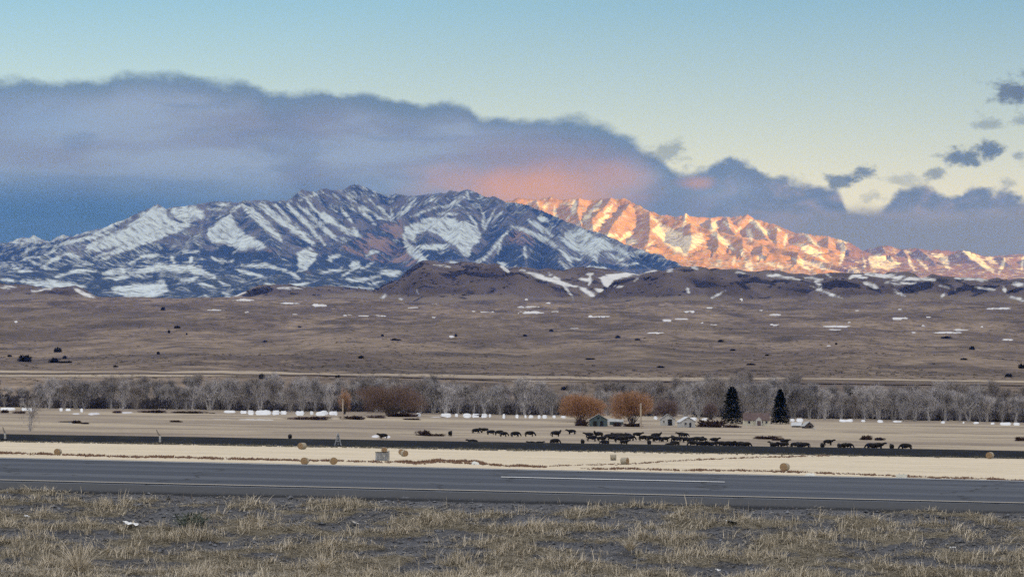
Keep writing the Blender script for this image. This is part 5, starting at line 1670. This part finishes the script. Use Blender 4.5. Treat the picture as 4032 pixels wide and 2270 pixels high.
g = ground_at(1507, 1812, 300, 657)
k = g.y / F
t = tag(empty('metal_box', g, R(12)), 'grey metal box with a lid and a tall side post, before a hay bale', 'tank')
bw, bh = 44 * k, 32 * k
MB().box((-4 * k, 0, bh / 2), (bw, bw * .8, bh)).build('tank_body', M_steel, t)
MB().box((-4 * k, 0, bh + 0.05), (bw * 1.05, bw * .86, 0.1)).build('lid', M_dark, t)
for i in range(4):
    MB().box((-4 * k - bw / 2 + bw * (i + .5) / 4, -bw * .4 - 0.03, bh / 2), (0.07, 0.06, bh * .96)).build('rib', M_steel, t)
MB().box((bw / 2 + 1.5 * k, 0.1, bh * .62), (7 * k, 0.3, bh * 1.24)).build('side_post', M_conc, t)
MB().box((2 * k, -bw * .4 - 0.05, bh * .58), (7 * k, 0.06, 7 * k)).build('white_plate', M_conc, t)


def pole(px, row0, row1, Y0, Y1, label, wpx=5, mat=None, arm=False):
    g = ground_at(px, row0, Y0, Y1)
    k = g.y / F
    h = (row0 - row1) * k
    t = tag(empty('utility_pole', g), label, 'pole')
    MB().tube((0, 0, -0.4), (0, 0, h), wpx * k / 2 * 1.1, wpx * k / 2 * .85, 8).build('shaft', mat or M_woodp, t)
    MB().tube((0, 0, h), (0, 0, h + 0.12), wpx * k / 2 * .7, 0.02, 8).build('cap', M_wood, t)
    return t


pole(2523, 1685, 1587, 900, 1090, 'tall pale wooden pole before the right orange willow', 7)
pole(1350, 1655, 1570, 940, 1100, 'pale wooden pole left of the big brown willow', 6)
for px, base, top, lean, lab in ((20, 1731, 1680, 6, 'leaning dark post on a pale base at the left edge of the dark bank'), (630, 1744, 1690, 9, 'leaning dark post on a pale base on the bank, below the left trees')):
    g = ground_at(px, base, 640, 681)
    k = g.y / F
    h = (base - top) * k
    t = tag(empty('irrigation_riser', g), lab, 'post')
    MB().tube((0, 0, -0.3), (0, 0, h * .55), 4.6 * k, 3.8 * k, 10).build('standpipe', M_conc, t)
    MB().tube((0, 0, h * .55), (-lean * k, 0.1, h * .78), 3.8 * k, 2.6 * k, 8).build('elbow', M_wood, t)
    MB().tube((-lean * k, 0.1, h * .78), (-lean * 1.6 * k, 0.1, h), 2.6 * k, 1.4 * k, 8).build('arm', M_wood, t)
    MB().box((-2 * k, 0, 0.12), (22 * k, 14 * k, 0.3)).build('footing', M_dark, t)
g = ground_at(1331, 1752, 640, 681)
k = g.y / F
h = 47 * k
t = tag(empty('steel_tripod', g), 'pale blue-grey steel A-frame standing on the dark bank', 'frame')
for (dx_, dy_) in ((-13, -6), (13, -6), (0, 10)):
    MB().tube((dx_ * k, dy_ * k, -0.2), (dx_ * .08 * k, dy_ * .08 * k, h), 2.6 * k, 2.0 * k, 6).build('leg', M_steel, t)
MB().tube((-9 * k, -4.3 * k, h * .32), (9 * k, -4.3 * k, h * .32), 1.6 * k, 1.6 * k, 6).build('brace', M_steel, t)
MB().tube((0, 0, h * .96), (0, 0, h * 1.05), 3 * k, 1.6 * k, 6).build('head', M_conc, t)

M_whitebox = simple_mat('chalky_white', (.62, .64, .60), (.74, .75, .72), 2.0)
for px, row, wpx, hpx, nm, lab in ((3550, 1888, 40, 22, 'concrete_block', 'pale grey-white block at the road edge on the right'), (3190, 1875, 48, 15, 'plastic_sheet', 'crumpled whitish sheet at the road edge below the largest bale'), (1872, 1828, 34, 14, 'salt_lump', 'white lump in the weeds left of mid road edge')):
    g = ground_at(px, row, 300, 500)
    k = g.y / F
    if nm == 'concrete_block':
        t = tag(empty(nm, g, 0.15), lab, 'block')
        MB().box((0, 0, hpx * k / 2), (wpx * k, wpx * .6 * k, hpx * k), 0, .96).build('block_body', M_whitebox, t)
        MB().tube((-wpx * .22 * k, 0, hpx * k - .02), (-wpx * .22 * k, 0, hpx * k + .10), .05, .05, 6).build('lifting_eye', M_steel, t)
        MB().tube((wpx * .22 * k, 0, hpx * k - .02), (wpx * .22 * k, 0, hpx * k + .10), .05, .05, 6).build('lifting_eye', M_steel, t)
    else:
        n = 14
        xs = np.linspace(-.5, .5, n)
        X, Y = np.meshgrid(xs, xs)
        Z = np.clip(1 - (2 * np.hypot(X, Y)) ** 2, 0, 1) ** .6 * (0.7 + .6 * fbm(X * 3 + px, Y * 3, 3, 7))
        me = np_mesh(nm, np.stack([X * wpx * k, Y * wpx * .7 * k, Z * hpx * k * 1.2 - 0.03], -1).reshape(-1, 3), grid_faces(n, n), M_whitebox)
        o = new_obj(nm, me)
        o.location = g
        tag(o, lab, 'lump' if nm == 'salt_lump' else 'sheet')

# ------------------------------------------------------------------ farm buildings
M_teal = simple_mat('faded_green_boards', (.075, .105, .110), (.115, .150, .150), 1.2)
M_whitew = simple_mat('white_boards', (.46, .455, .44), (.56, .555, .54), 0.8)
M_cream = simple_mat('cream_boards', (.56, .54, .44), (.66, .635, .52), 0.8)
M_greyroof = simple_mat('grey_roof', (.30, .31, .32), (.42, .43, .44), 1.0)
M_paleroof = simple_mat('pale_metal_roof', (.48, .50, .53), (.58, .60, .63), 0.6)
M_redroof = simple_mat('red_brown_roof', (.105, .075, .075), (.15, .11, .105), 1.5)
M_glass = simple_mat('dark_glass', (.02, .022, .028), (.04, .042, .05), 1.0, 0.15, 0.5)


def gabled(t, wm, dm, eave, ridge, wall_m, roof_m, axis='x', over=0.35, wall_name='wall'):
    """walls and gables as one shell, two roof slabs; ridge along local x or y"""
    a, b = (wm / 2, dm / 2)
    b_ = MB()
    if axis == 'x':
        vs = [(-a, -b, -.3), (a, -b, -.3), (a, b, -.3), (-a, b, -.3), (-a, -b, eave), (a, -b, eave), (a, b, eave), (-a, b, eave), (-a, 0, ridge), (a, 0, ridge)]
        fs = [(0, 1, 5, 4), (2, 3, 7, 6), (1, 2, 6, 9, 5), (3, 0, 4, 8, 7)]
    else:
        vs = [(-a, -b, -.3), (a, -b, -.3), (a, b, -.3), (-a, b, -.3), (-a, -b, eave), (a, -b, eave), (a, b, eave), (-a, b, eave), (0, -b, ridge), (0, b, ridge)]
        fs = [(0, 1, 5, 8, 4), (2, 3, 7, 9, 6), (1, 2, 6, 5), (3, 0, 4, 7)]
    b_.add(vs, fs).build(wall_name, wall_m, t)
    for s in (-1, 1):
        if axis == 'x':
            sl = (ridge - eave) / b
            p = [(-a - over, s * (b + over), eave - sl * over + .03), (a + over, s * (b + over), eave - sl * over + .03), (a + over, 0, ridge + .03), (-a - over, 0, ridge + .03)]
        else:
            sl = (ridge - eave) / a
            p = [(s * (a + over), -b - over, eave - sl * over + .03), (s * (a + over), b + over, eave - sl * over + .03), (0, b + over, ridge + .03), (0, -b - over, ridge + .03)]
        q = [(x, y, z + .16) for x, y, z in p]
        fs = [(0, 1, 2, 3), (4, 5, 6, 7), (0, 1, 5, 4), (1, 2, 6, 5), (2, 3, 7, 6), (3, 0, 4, 7)]
        MB().add(p + q, fs).build('roof', roof_m, t)


def opening(t, name, x, y, z, wm, hm, mat, frame=None, depth=0.08):
    o = MB().box((x, y, z), (wm, depth, hm)).build(name, mat, t)
    if frame is not None:
        fb = MB()
        e = 0.10
        for (cx, cz, sx, sz) in ((0, hm / 2 + e / 2, wm + 2 * e, e), (0, -hm / 2 - e / 2, wm + 2 * e, e), (-wm / 2 - e / 2, 0, e, hm), (wm / 2 + e / 2, 0, e, hm)):
            fb.box((x + cx, y - 0.02, z + cz), (sx, depth + .04, sz))
        fb.build('frame', frame, o)
    return o


def site(px, row, name, label, cat, rz=0.0):
    g = ground_at(px, row, 900, 1095)
    return tag(empty(name, g, rz), label, cat), g.y / F


# green shed with its lean-to
t, k = site(2356, 1677, 'green_shed', 'weathered green gabled shed under the left orange willow', 'shed')
gabled(t, 70 * k, 60 * k, 26 * k, 46 * k, M_teal, M_greyroof, 'y')
opening(t, 'door', -14 * k, -30 * k - .03, 10 * k, 15 * k, 20 * k, M_dark, M_teal)
opening(t, 'door', 12 * k, -30 * k - .03, 10 * k, 13 * k, 20 * k, M_dark, M_teal)
opening(t, 'loft_hatch', 0, -30 * k - .03, 32 * k, 7 * k, 6 * k, M_dark)
t, k = site(2424, 1672, 'lean_to', 'low lean-to with a pale sloping roof right of the green shed', 'shed')
MB().box((0, 10 * k, 7 * k), (58 * k, 30 * k, 14 * k)).build('wall', M_teal, t)
vs = [(-32 * k, -8 * k, 13 * k), (32 * k, -8 * k, 11 * k), (32 * k, 27 * k, 20 * k), (-32 * k, 27 * k, 24 * k)]
MB().add(vs + [(x, y, z + .15) for x, y, z in vs], [(3, 2, 1, 0), (4, 5, 6, 7), (0, 1, 5, 4), (1, 2, 6, 5), (2, 3, 7, 6), (3, 0, 4, 7)]).build('roof', M_greyroof, t)
opening(t, 'opening', 6 * k, -5 * k - .03, 5.5 * k, 26 * k, 10 * k, M_dark)
MB().box((-27 * k, -8 * k, 7 * k), (7 * k, 2 * k, 14 * k)).build('white_door', M_whitew, t)
# white barn in pieces behind the mauve willow
t, k = site(2628, 1674, 'white_barn', 'white barn with a grey open bay under the mauve willow', 'barn')
gabled(t, 56 * k, 40 * k, 24 * k, 44 * k, M_whitew, M_greyroof, 'y')
opening(t, 'bay', 9 * k, -20 * k - .03, 12 * k, 16 * k, 24 * k, M_dark, M_greyroof)
opening(t, 'window', -15 * k, -20 * k - .03, 15 * k, 6 * k, 7 * k, M_glass, M_whitew)
# white gabled cottage
t, k = site(2702, 1681, 'white_cottage', 'small white gabled cottage left of the dark round thicket', 'house', 0.25)
gabled(t, 58 * k, 46 * k, 22 * k, 40 * k, M_whitew, M_paleroof, 'y')
opening(t, 'door', 9 * k, -23 * k - .03, 9 * k, 8 * k, 18 * k, M_glass, M_greyroof)
opening(t, 'window', -10 * k, -23 * k - .03, 14 * k, 8 * k, 8 * k, M_glass, M_whitew)
# the red-roofed house
t, k = site(2977, 1674, 'farm_house', 'cream farmhouse with a red-brown roof and a white gabled porch, between the spruces', 'house')
gabled(t, 98 * k, 60 * k, 22 * k, 47 * k, M_cream, M_redroof, 'x', .3)
opening(t, 'window', -30 * k, -30 * k - .03, 13 * k, 9 * k, 9 * k, M_glass, M_whitew)
opening(t, 'window', 20 * k, -30 * k - .03, 13 * k, 8 * k, 9 * k, M_glass, M_whitew)
opening(t, 'window', 38 * k, -30 * k - .03, 13 * k, 8 * k, 9 * k, M_glass, M_whitew)
pw = 24 * k
vs = [(8 * k - pw / 2, -42 * k, -.2), (8 * k + pw / 2, -42 * k, -.2), (8 * k + pw / 2, -30 * k, -.2), (8 * k - pw / 2, -30 * k, -.2), (8 * k - pw / 2, -42 * k, 20 * k), (8 * k + pw / 2, -42 * k, 20 * k), (8 * k + pw / 2, -30 * k, 20 * k), (8 * k - pw / 2, -30 * k, 20 * k), (8 * k, -42 * k, 33 * k), (8 * k, -30 * k, 33 * k)]
MB().add(vs, [(0, 1, 5, 8, 4), (2, 3, 7, 9, 6), (1, 2, 6, 5), (3, 0, 4, 7), (4, 8, 9, 7), (8, 5, 6, 9)]).build('porch', M_whitew, t)
opening(t, 'porch_opening', 8 * k, -42 * k - .03, 9 * k, 14 * k, 18 * k, M_redroof)
ch = MB().box((-24 * k, 4 * k, 50 * k), (6 * k, 6 * k, 12 * k)).build('chimney', M_redroof, t)
MB().box((-24 * k, 4 * k, 56.6 * k), (7.4 * k, 7.4 * k, 1.2 * k)).build('chimney_cap', M_conc, ch)
# shed pair on the right
t, k = site(3138, 1681, 'tin_shed', 'low shed with a shiny pale roof, left of the dark gabled one', 'shed', -0.35)
gabled(t, 36 * k, 26 * k, 8 * k, 18 * k, M_wood, M_paleroof, 'x', .3)
opening(t, 'door', 4 * k, -13 * k - .03, 4 * k, 10 * k, 8 * k, M_dark)
t, k = site(3180, 1685, 'dark_shed', 'dark gabled shed with a grey roof, right of the slim spruce', 'shed', 0.3)
gabled(t, 36 * k, 30 * k, 10 * k, 25 * k, M_barkd, M_greyroof, 'y', .3)
opening(t, 'door', 3 * k, -15 * k - .03, 6 * k, 11 * k, 11 * k, M_dark, M_wood)
t, k = site(3206, 1688, 'stone_pile', 'low pale stone pile right of the dark gabled shed', 'stones')
rs = random.Random(4)
for i in range(9):
    MB().box((rs.uniform(-9, 9) * k, rs.uniform(-5, 5) * k, rs.uniform(1, 3) * k), (rs.uniform(4, 7) * k, rs.uniform(4, 6) * k, rs.uniform(3, 5) * k), rs.random(), .7).build('stone', M_conc, t)
g = ground_at(275, 1668, 690, 1090)
k = g.y / F
o = MB().box((0, 0, 3 * k), (11 * k, 8 * k, 7 * k), .3, .7).build('stone', M_conc)
o.location = g
tag(o, 'pale stone at the left foot of the dark brush clump', 'stone')

# ------------------------------------------------------------------ weed lines across the stubble (no one could count the stalks)
def weed_line(path, Y0, Y1, n, hpx, seed, wob=3.0):
    r = random.Random(seed)
    xs_, ys_ = [a for a, b in path], [b for a, b in path]
    V, Fc = [], []
    for i in range(n):
        px = r.uniform(xs_[0], xs_[-1])
        dn = 0.5 + 1.1 * float(perlin(px / 55.0, seed, 8))
        if r.random() > dn + .25:
            continue
        row = np.interp(px, xs_, ys_) + wob * r.gauss(0, .5) + 2.0 * float(perlin(px / 80.0, seed + 3, 9))
        g = ground_at(px, row, Y0, Y1, 140)
        k = g.y / F
        for q in range(4):
            a = r.uniform(0, 6.28)
            b = g + Vector((r.gauss(0, 3 * k), r.gauss(0, .8), -0.05))
            hh = hpx * k * r.uniform(.4, 1.15) * (0.7 + dn * .5)
            w2 = k * r.uniform(2.2, 4.5)
            d = Vector((math.cos(a), math.sin(a), 0)) * w2
            o = len(V)
            V += [tuple(b - d), tuple(b + d), tuple(b + Vector((r.gauss(0, .3) * hh, r.gauss(0, .3) * hh, hh)))]
            Fc.append((o, o + 1, o + 2))
    return np.array(V), np.array(Fc)


LINES = [([(-200, 1779), (0, 1784), (200, 1788), (480, 1798), (672, 1800), (900, 1806), (1150, 1812), (1344, 1814), (1480, 1818), (1640, 1824), (1721, 1818), (1880, 1826), (2016, 1834), (2150, 1838)], 2100, 9), ([(2160, 1834), (2300, 1830), (2441, 1827), (2688, 1812), (2850, 1805), (3005, 1799), (3259, 1793)], 700, 5),
         ([(2290, 1845), (2500, 1846), (2688, 1851), (2942, 1852), (3100, 1857), (3360, 1866), (3525, 1873), (3691, 1880), (3873, 1884), (4032, 1893)], 1300, 8), ([(1560, 1816), (1640, 1820), (1721, 1812), (1800, 1816), (1880, 1816), (1960, 1832)], 420, 9)]
V, Fc, off = [], [], 0
for i, (pth, n, hp) in enumerate(LINES):
    a, b = weed_line(pth, 300, 657, n, hp, 5 + i)
    V.append(a)
    Fc.append(b + off)
    off += len(a)
tag(new_obj('dry_weeds', np_mesh('dry_weeds', np.concatenate(V), np.concatenate(Fc), M_weed, False)), kind='stuff')
# dull grass along the field side of the bank
a, b = weed_line([(-200, 1733), (0, 1738), (2016, 1771), (3300, 1790), (4200, 1803)], 640, 659, 2600, 7, 19, 5.0)
M_bankgrass = twig_mat('bank_grass', (.12, .115, .095), (.22, .20, .155), 0.2)
tag(new_obj('bank_grass', np_mesh('bank_grass', a, b, M_bankgrass, False)), kind='stuff')

# ------------------------------------------------------------------ the roadside verge: dry tufts, litter, gravel
def straw_mat(name, c0, c1, c2):
    m, nb = material(name, 0.8, 0.2)
    n = nb.noise(nb.pos, 2.2, 3.0, 0.6)
    n2 = nb.noise(nb.pos, 34.0, 2.0, 0.6)
    c = nb.mix(nb.ss(n, .35, .65), (*c0, 1), (*c1, 1))
    c = nb.mix(nb.ss(n2, .42, .66), c, (*c2, 1))
    nb.put(nb.col, c)
    return m


M_straw = straw_mat('dry_straw', (.40, .35, .265), (.54, .475, .37), (.66, .585, .47))
M_litter = straw_mat('grey_straw', (.23, .205, .16), (.37, .33, .255), (.50, .445, .35))
M_stalk = straw_mat('brown_stalks', (.16, .115, .08), (.24, .17, .115), (.30, .22, .15))
M_gravel = simple_mat('gravel_stones', (.04, .045, .055), (.24, .25, .28), 9.0)
M_paper = simple_mat('white_litter', (.72, .74, .76), (.82, .83, .85), 3.0)


def blades(base, az_, lean, height, width, segs=3, curl=0.6):
    """vectorised grass blades: (n,3) feet, heading, lean, height, width -> verts, faces"""
    n = len(base)
    dirx, diry = np.cos(az_), np.sin(az_)
    sx, sy = -diry, dirx
    V = []
    for k in range(segs + 1):
        t = k / segs
        out = (lean * t + curl * lean * t * t) * height
        up = height * t * (1 - 0.28 * np.minimum(lean, 1.2) * t)
        wd = width * (1 - t) ** 0.7
        cx, cy, cz = base[:, 0] + dirx * out, base[:, 1] + diry * out, base[:, 2] + up
        if k < segs:
            V += [np.stack([cx - sx * wd / 2, cy - sy * wd / 2, cz], -1), np.stack([cx + sx * wd / 2, cy + sy * wd / 2, cz], -1)]
        else:
            V += [np.stack([cx, cy, cz], -1)]
    V = np.stack(V, 1)                              # n, 2*segs+1, 3
    m_ = 2 * segs + 1
    f = []
    for k in range(segs - 1):
        a = 2 * k
        f += [(a, a + 1, a + 3), (a, a + 3, a + 2)]
    a = 2 * (segs - 1)
    f += [(a, a + 1, a + 2)]
    f = np.array(f)
    Fc = (f[None] + (np.arange(n) * m_)[:, None, None]).reshape(-1, 3)
    return V.reshape(-1, 3), Fc


def verge_points(n, y0=30.5, y1=35.1, half=8.6):
    x = rng.uniform(-half, half, n)
    y = rng.uniform(y0, y1, n)
    return x, y


def on_verge(x, y):
    g = grassiness(x, y)
    z = gz(x, y) + 0.02 * fbm(x / 0.5, y / 0.5, 3, 21) + 0.03 * np.clip(g, 0, 1)
    return z, g


# tufts: bunches of stiff, nearly upright straws
x, y = verge_points(12500)
z, g = on_verge(x, y)
clump = fbm(x / 0.8, y / 0.5, 2, 23)
keep = (g > 0.05) & (rng.random(len(x)) < np.clip(0.16 + 0.35 * g + 0.75 * clump, 0.03, 1))
x, y, z, g, clump = x[keep], y[keep], z[keep], g[keep], clump[keep]
size = np.clip(0.62 + 0.5 * clump + 0.2 * g + rng.normal(0, .28, len(x)), .22, 1.7)
nb_ = np.clip((5 + 13 * size * rng.random(len(x))).astype(int), 4, 22)
idx = np.repeat(np.arange(len(x)), nb_)
n = len(idx)
rad = 0.045 * size[idx] * rng.random(n) ** 0.6 * 1.6
a0 = rng.uniform(0, 2 * np.pi, n)
base = np.stack([x[idx] + rad * np.cos(a0), y[idx] + rad * np.sin(a0), z[idx] - 0.01], -1)
lay = rng.normal(0, .22, len(x))[idx]
v, f = blades(base, np.where(lay > 0, 0.2, 3.3) + rng.normal(0, .9, n), np.abs(lay + rng.normal(.12, .28, n)), 0.108 * size[idx] * rng.uniform(.4, 1.25, n), rng.uniform(.006, .014, n), 3, .8)
tag(new_obj('dry_grass', np_mesh('dry_grass', v, f, M_straw, False)), kind='stuff')
# low broken straw standing between the tufts
x, y = verge_points(30000)
z, g = on_verge(x, y)
keep = (g > -0.05) & (rng.random(len(x)) < np.clip(.30 + .7 * g, .03, .9))
x, y, z = x[keep], y[keep], z[keep]
n = len(x)
v, f = blades(np.stack([x, y, z - .01], -1), rng.uniform(0, 2 * np.pi, n), np.abs(rng.normal(.7, .7, n)), rng.uniform(.025, .085, n), rng.uniform(.005, .011, n), 2, .5)
tag(new_obj('broken_straw', np_mesh('broken_straw', v, f, M_litter, False)), kind='stuff')
# tall stalks
x, y = verge_points(3000)
z, g = on_verge(x, y)
clump = fbm(x / 0.7, y / 0.6, 2, 29)
keep = (g > 0.0) & (rng.random(len(x)) < np.clip(-0.05 + 1.2 * clump, 0.03, 1))
x, y, z = x[keep], y[keep], z[keep]
n = len(x)
v, f = blades(np.stack([x, y, z - .01], -1), rng.normal(0.3, 1.3, n), np.abs(rng.normal(.10, .25, n)), rng.uniform(.09, .25, n), rng.uniform(.006, .011, n), 3, 1.2)
tag(new_obj('tall_grass', np_mesh('tall_grass', v, f, M_straw, False)), kind='stuff')
# flattened litter, combed into swathes
x, y = verge_points(85000, 30.5, 35.0)
z, g = on_verge(x, y)
keep = (g > -0.2) & (rng.random(len(x)) < np.clip(.35 + g, .06, .95))
x, y, z = x[keep], y[keep], z[keep]
n = len(x)
comb = 2.5 * perlin(x / .9, y / .5, 53)
v, f = blades(np.stack([x, y, z + rng.uniform(0, .025, n)], -1), comb + np.where(rng.random(n) < .5, 0, np.pi) + rng.normal(0, .6, n), rng.uniform(2.2, 5.0, n), rng.uniform(.012, .040, n), rng.uniform(.005, .011, n), 2, .3)
tag(new_obj('grass_litter', np_mesh('grass_litter', v, f, M_litter, False)), kind='stuff')
# brown weeds
x, y = verge_points(9000)
z, g = on_verge(x, y)
clump = fbm(x / 1.4, y / 0.6, 2, 37) + 0.5 * sstep(32.6 - y, 0, .8) * sstep(-x, 0, 4)
keep = rng.random(len(x)) < np.clip(clump * 0.9, 0.0, .8)
x, y, z = x[keep], y[keep], z[keep]
n = len(x)
v, f = blades(np.stack([x, y, z - .01], -1), rng.uniform(0, 2 * np.pi, n), np.abs(rng.normal(.6, .4, n)), rng.uniform(.05, .14, n), rng.uniform(.004, .007, n), 2)
tag(new_obj('brown_weeds', np_mesh('brown_weeds', v, f, M_stalk, False)), kind='stuff')
# gravel
x, y = verge_points(32000, 30.5, 35.15)
z, g = on_verge(x, y)
keep = g < 0.25
x, y, z = x[keep], y[keep], z[keep]
n = len(x)
octa = np.array([(1, 0, 0), (-1, 0, 0), (0, 1, 0), (0, -1, 0), (0, 0, 1), (0, 0, -1)], float)
of = np.array([(0, 2, 4), (2, 1, 4), (1, 3, 4), (3, 0, 4), (2, 0, 5), (1, 2, 5), (3, 1, 5), (0, 3, 5)])
sz = rng.lognormal(math.log(.0100), .45, n)
v = octa[None] * (1 + rng.normal(0, .25, (n, 6, 1))) * sz[:, None, None] * np.array([1, 1, .7])
ca, sa = np.cos(rng.uniform(0, 6.28, n)), np.sin(rng.uniform(0, 6.28, n))
vx = v[..., 0] * ca[:, None] - v[..., 1] * sa[:, None]
vy = v[..., 0] * sa[:, None] + v[..., 1] * ca[:, None]
v = np.stack([vx + x[:, None], vy + y[:, None], v[..., 2] + z[:, None] + sz[:, None] * .3], -1)
f = (of[None] + (np.arange(n) * 6)[:, None, None]).reshape(-1, 3)
tag(new_obj('gravel', np_mesh('gravel', v.reshape(-1, 3), f, M_gravel, False)), kind='stuff')


# litter and single plants
def verge_at(px, row):
    g = ground_at(px, row, 31.0, 35.2, 900)
    return Vector((g.x, g.y, g.z + 0.035))


def crumple(px, row, wpx, hpx, name, label, cat, mat, seed):
    g = verge_at(px, row)
    k = g.y / F
    n = 9
    xs = np.linspace(-.5, .5, n)
    X, Y = np.meshgrid(xs, xs)
    Z = 0.45 + .35 * fbm(X * 2.4 + seed, Y * 2.4, 3, seed)
    me = np_mesh(name, np.stack([X * wpx * k + .1 * wpx * k * fbm(X * 2, Y * 2, 2, seed + 1), Y * wpx * .8 * k, np.maximum(Z, 0.0) * hpx * k * 1.4], -1).reshape(-1, 3), grid_faces(n, n), mat, False)
    o = new_obj(name, me)
    o.location = g
    o.rotation_euler = (0.25, 0.06, 0.3 * seed)
    tag(o, label, cat)


crumple(515, 2082, 56, 20, 'paper_scrap', 'larger crumpled white paper in the grass at the left', 'litter', M_paper, 2)
crumple(101, 2052, 22, 18, 'paper_scrap', 'small white scrap beside the dark gravel at the far left', 'litter', M_paper, 3)
crumple(1392, 2072, 46, 9, 'wood_splinter', 'pale flat splinter of wood in the grass left of centre', 'litter', M_whitew, 5)
crumple(2880, 2070, 50, 12, 'plastic_scrap', 'pale torn plastic scrap in the grass right of centre', 'litter', M_paper, 6)
crumple(2825, 2262, 24, 14, 'paper_scrap', 'white scrap at the bottom edge of the photo', 'litter', M_paper, 4)
crumple(3750, 2175, 22, 16, 'paper_scrap', 'small white scrap in the thick grass at the lower right', 'litter', M_paper, 7)
M_sage = twig_mat('grey_green_leaves', (.10, .125, .105), (.16, .18, .15), 0.1)
bv, bf = bush_mesh(801, 260, .6, .05)
g = verge_at(752, 2078)
o = new_obj('sagebrush', np_mesh('sagebrush', bv, bf, M_sage, False))
o.location = g
o.scale = (.34, .3, .30)
tag(o, 'small grey-green sagebrush in the dry grass left of centre', 'plant')
bv, bf = bush_mesh(802, 420, .6, .05)
for px, row, s, lab in ((1270, 2262, .42, 'tawny bunch of dry stems at the bottom left of centre'), (310, 2262, .75, 'large pale branching weed at the bottom left corner'), (2480, 2180, .35, 'straw-coloured bunch grass between gravel patches right of centre')):
    g = verge_at(px, row)
    n = 150
    a0 = rng.uniform(0, 6.28, n)
    v, f = blades(np.stack([.05 * s * np.cos(a0), .05 * s * np.sin(a0), np.zeros(n)], -1), a0, np.abs(rng.normal(.5, .35, n)), .6 * s * rng.uniform(.4, 1.0, n), rng.uniform(.005, .009, n), 3)
    o = new_obj('dry_bush', np_mesh('dry_bush', v, f, M_straw, False))
    o.location = g
    tag(o, lab, 'dry plant')
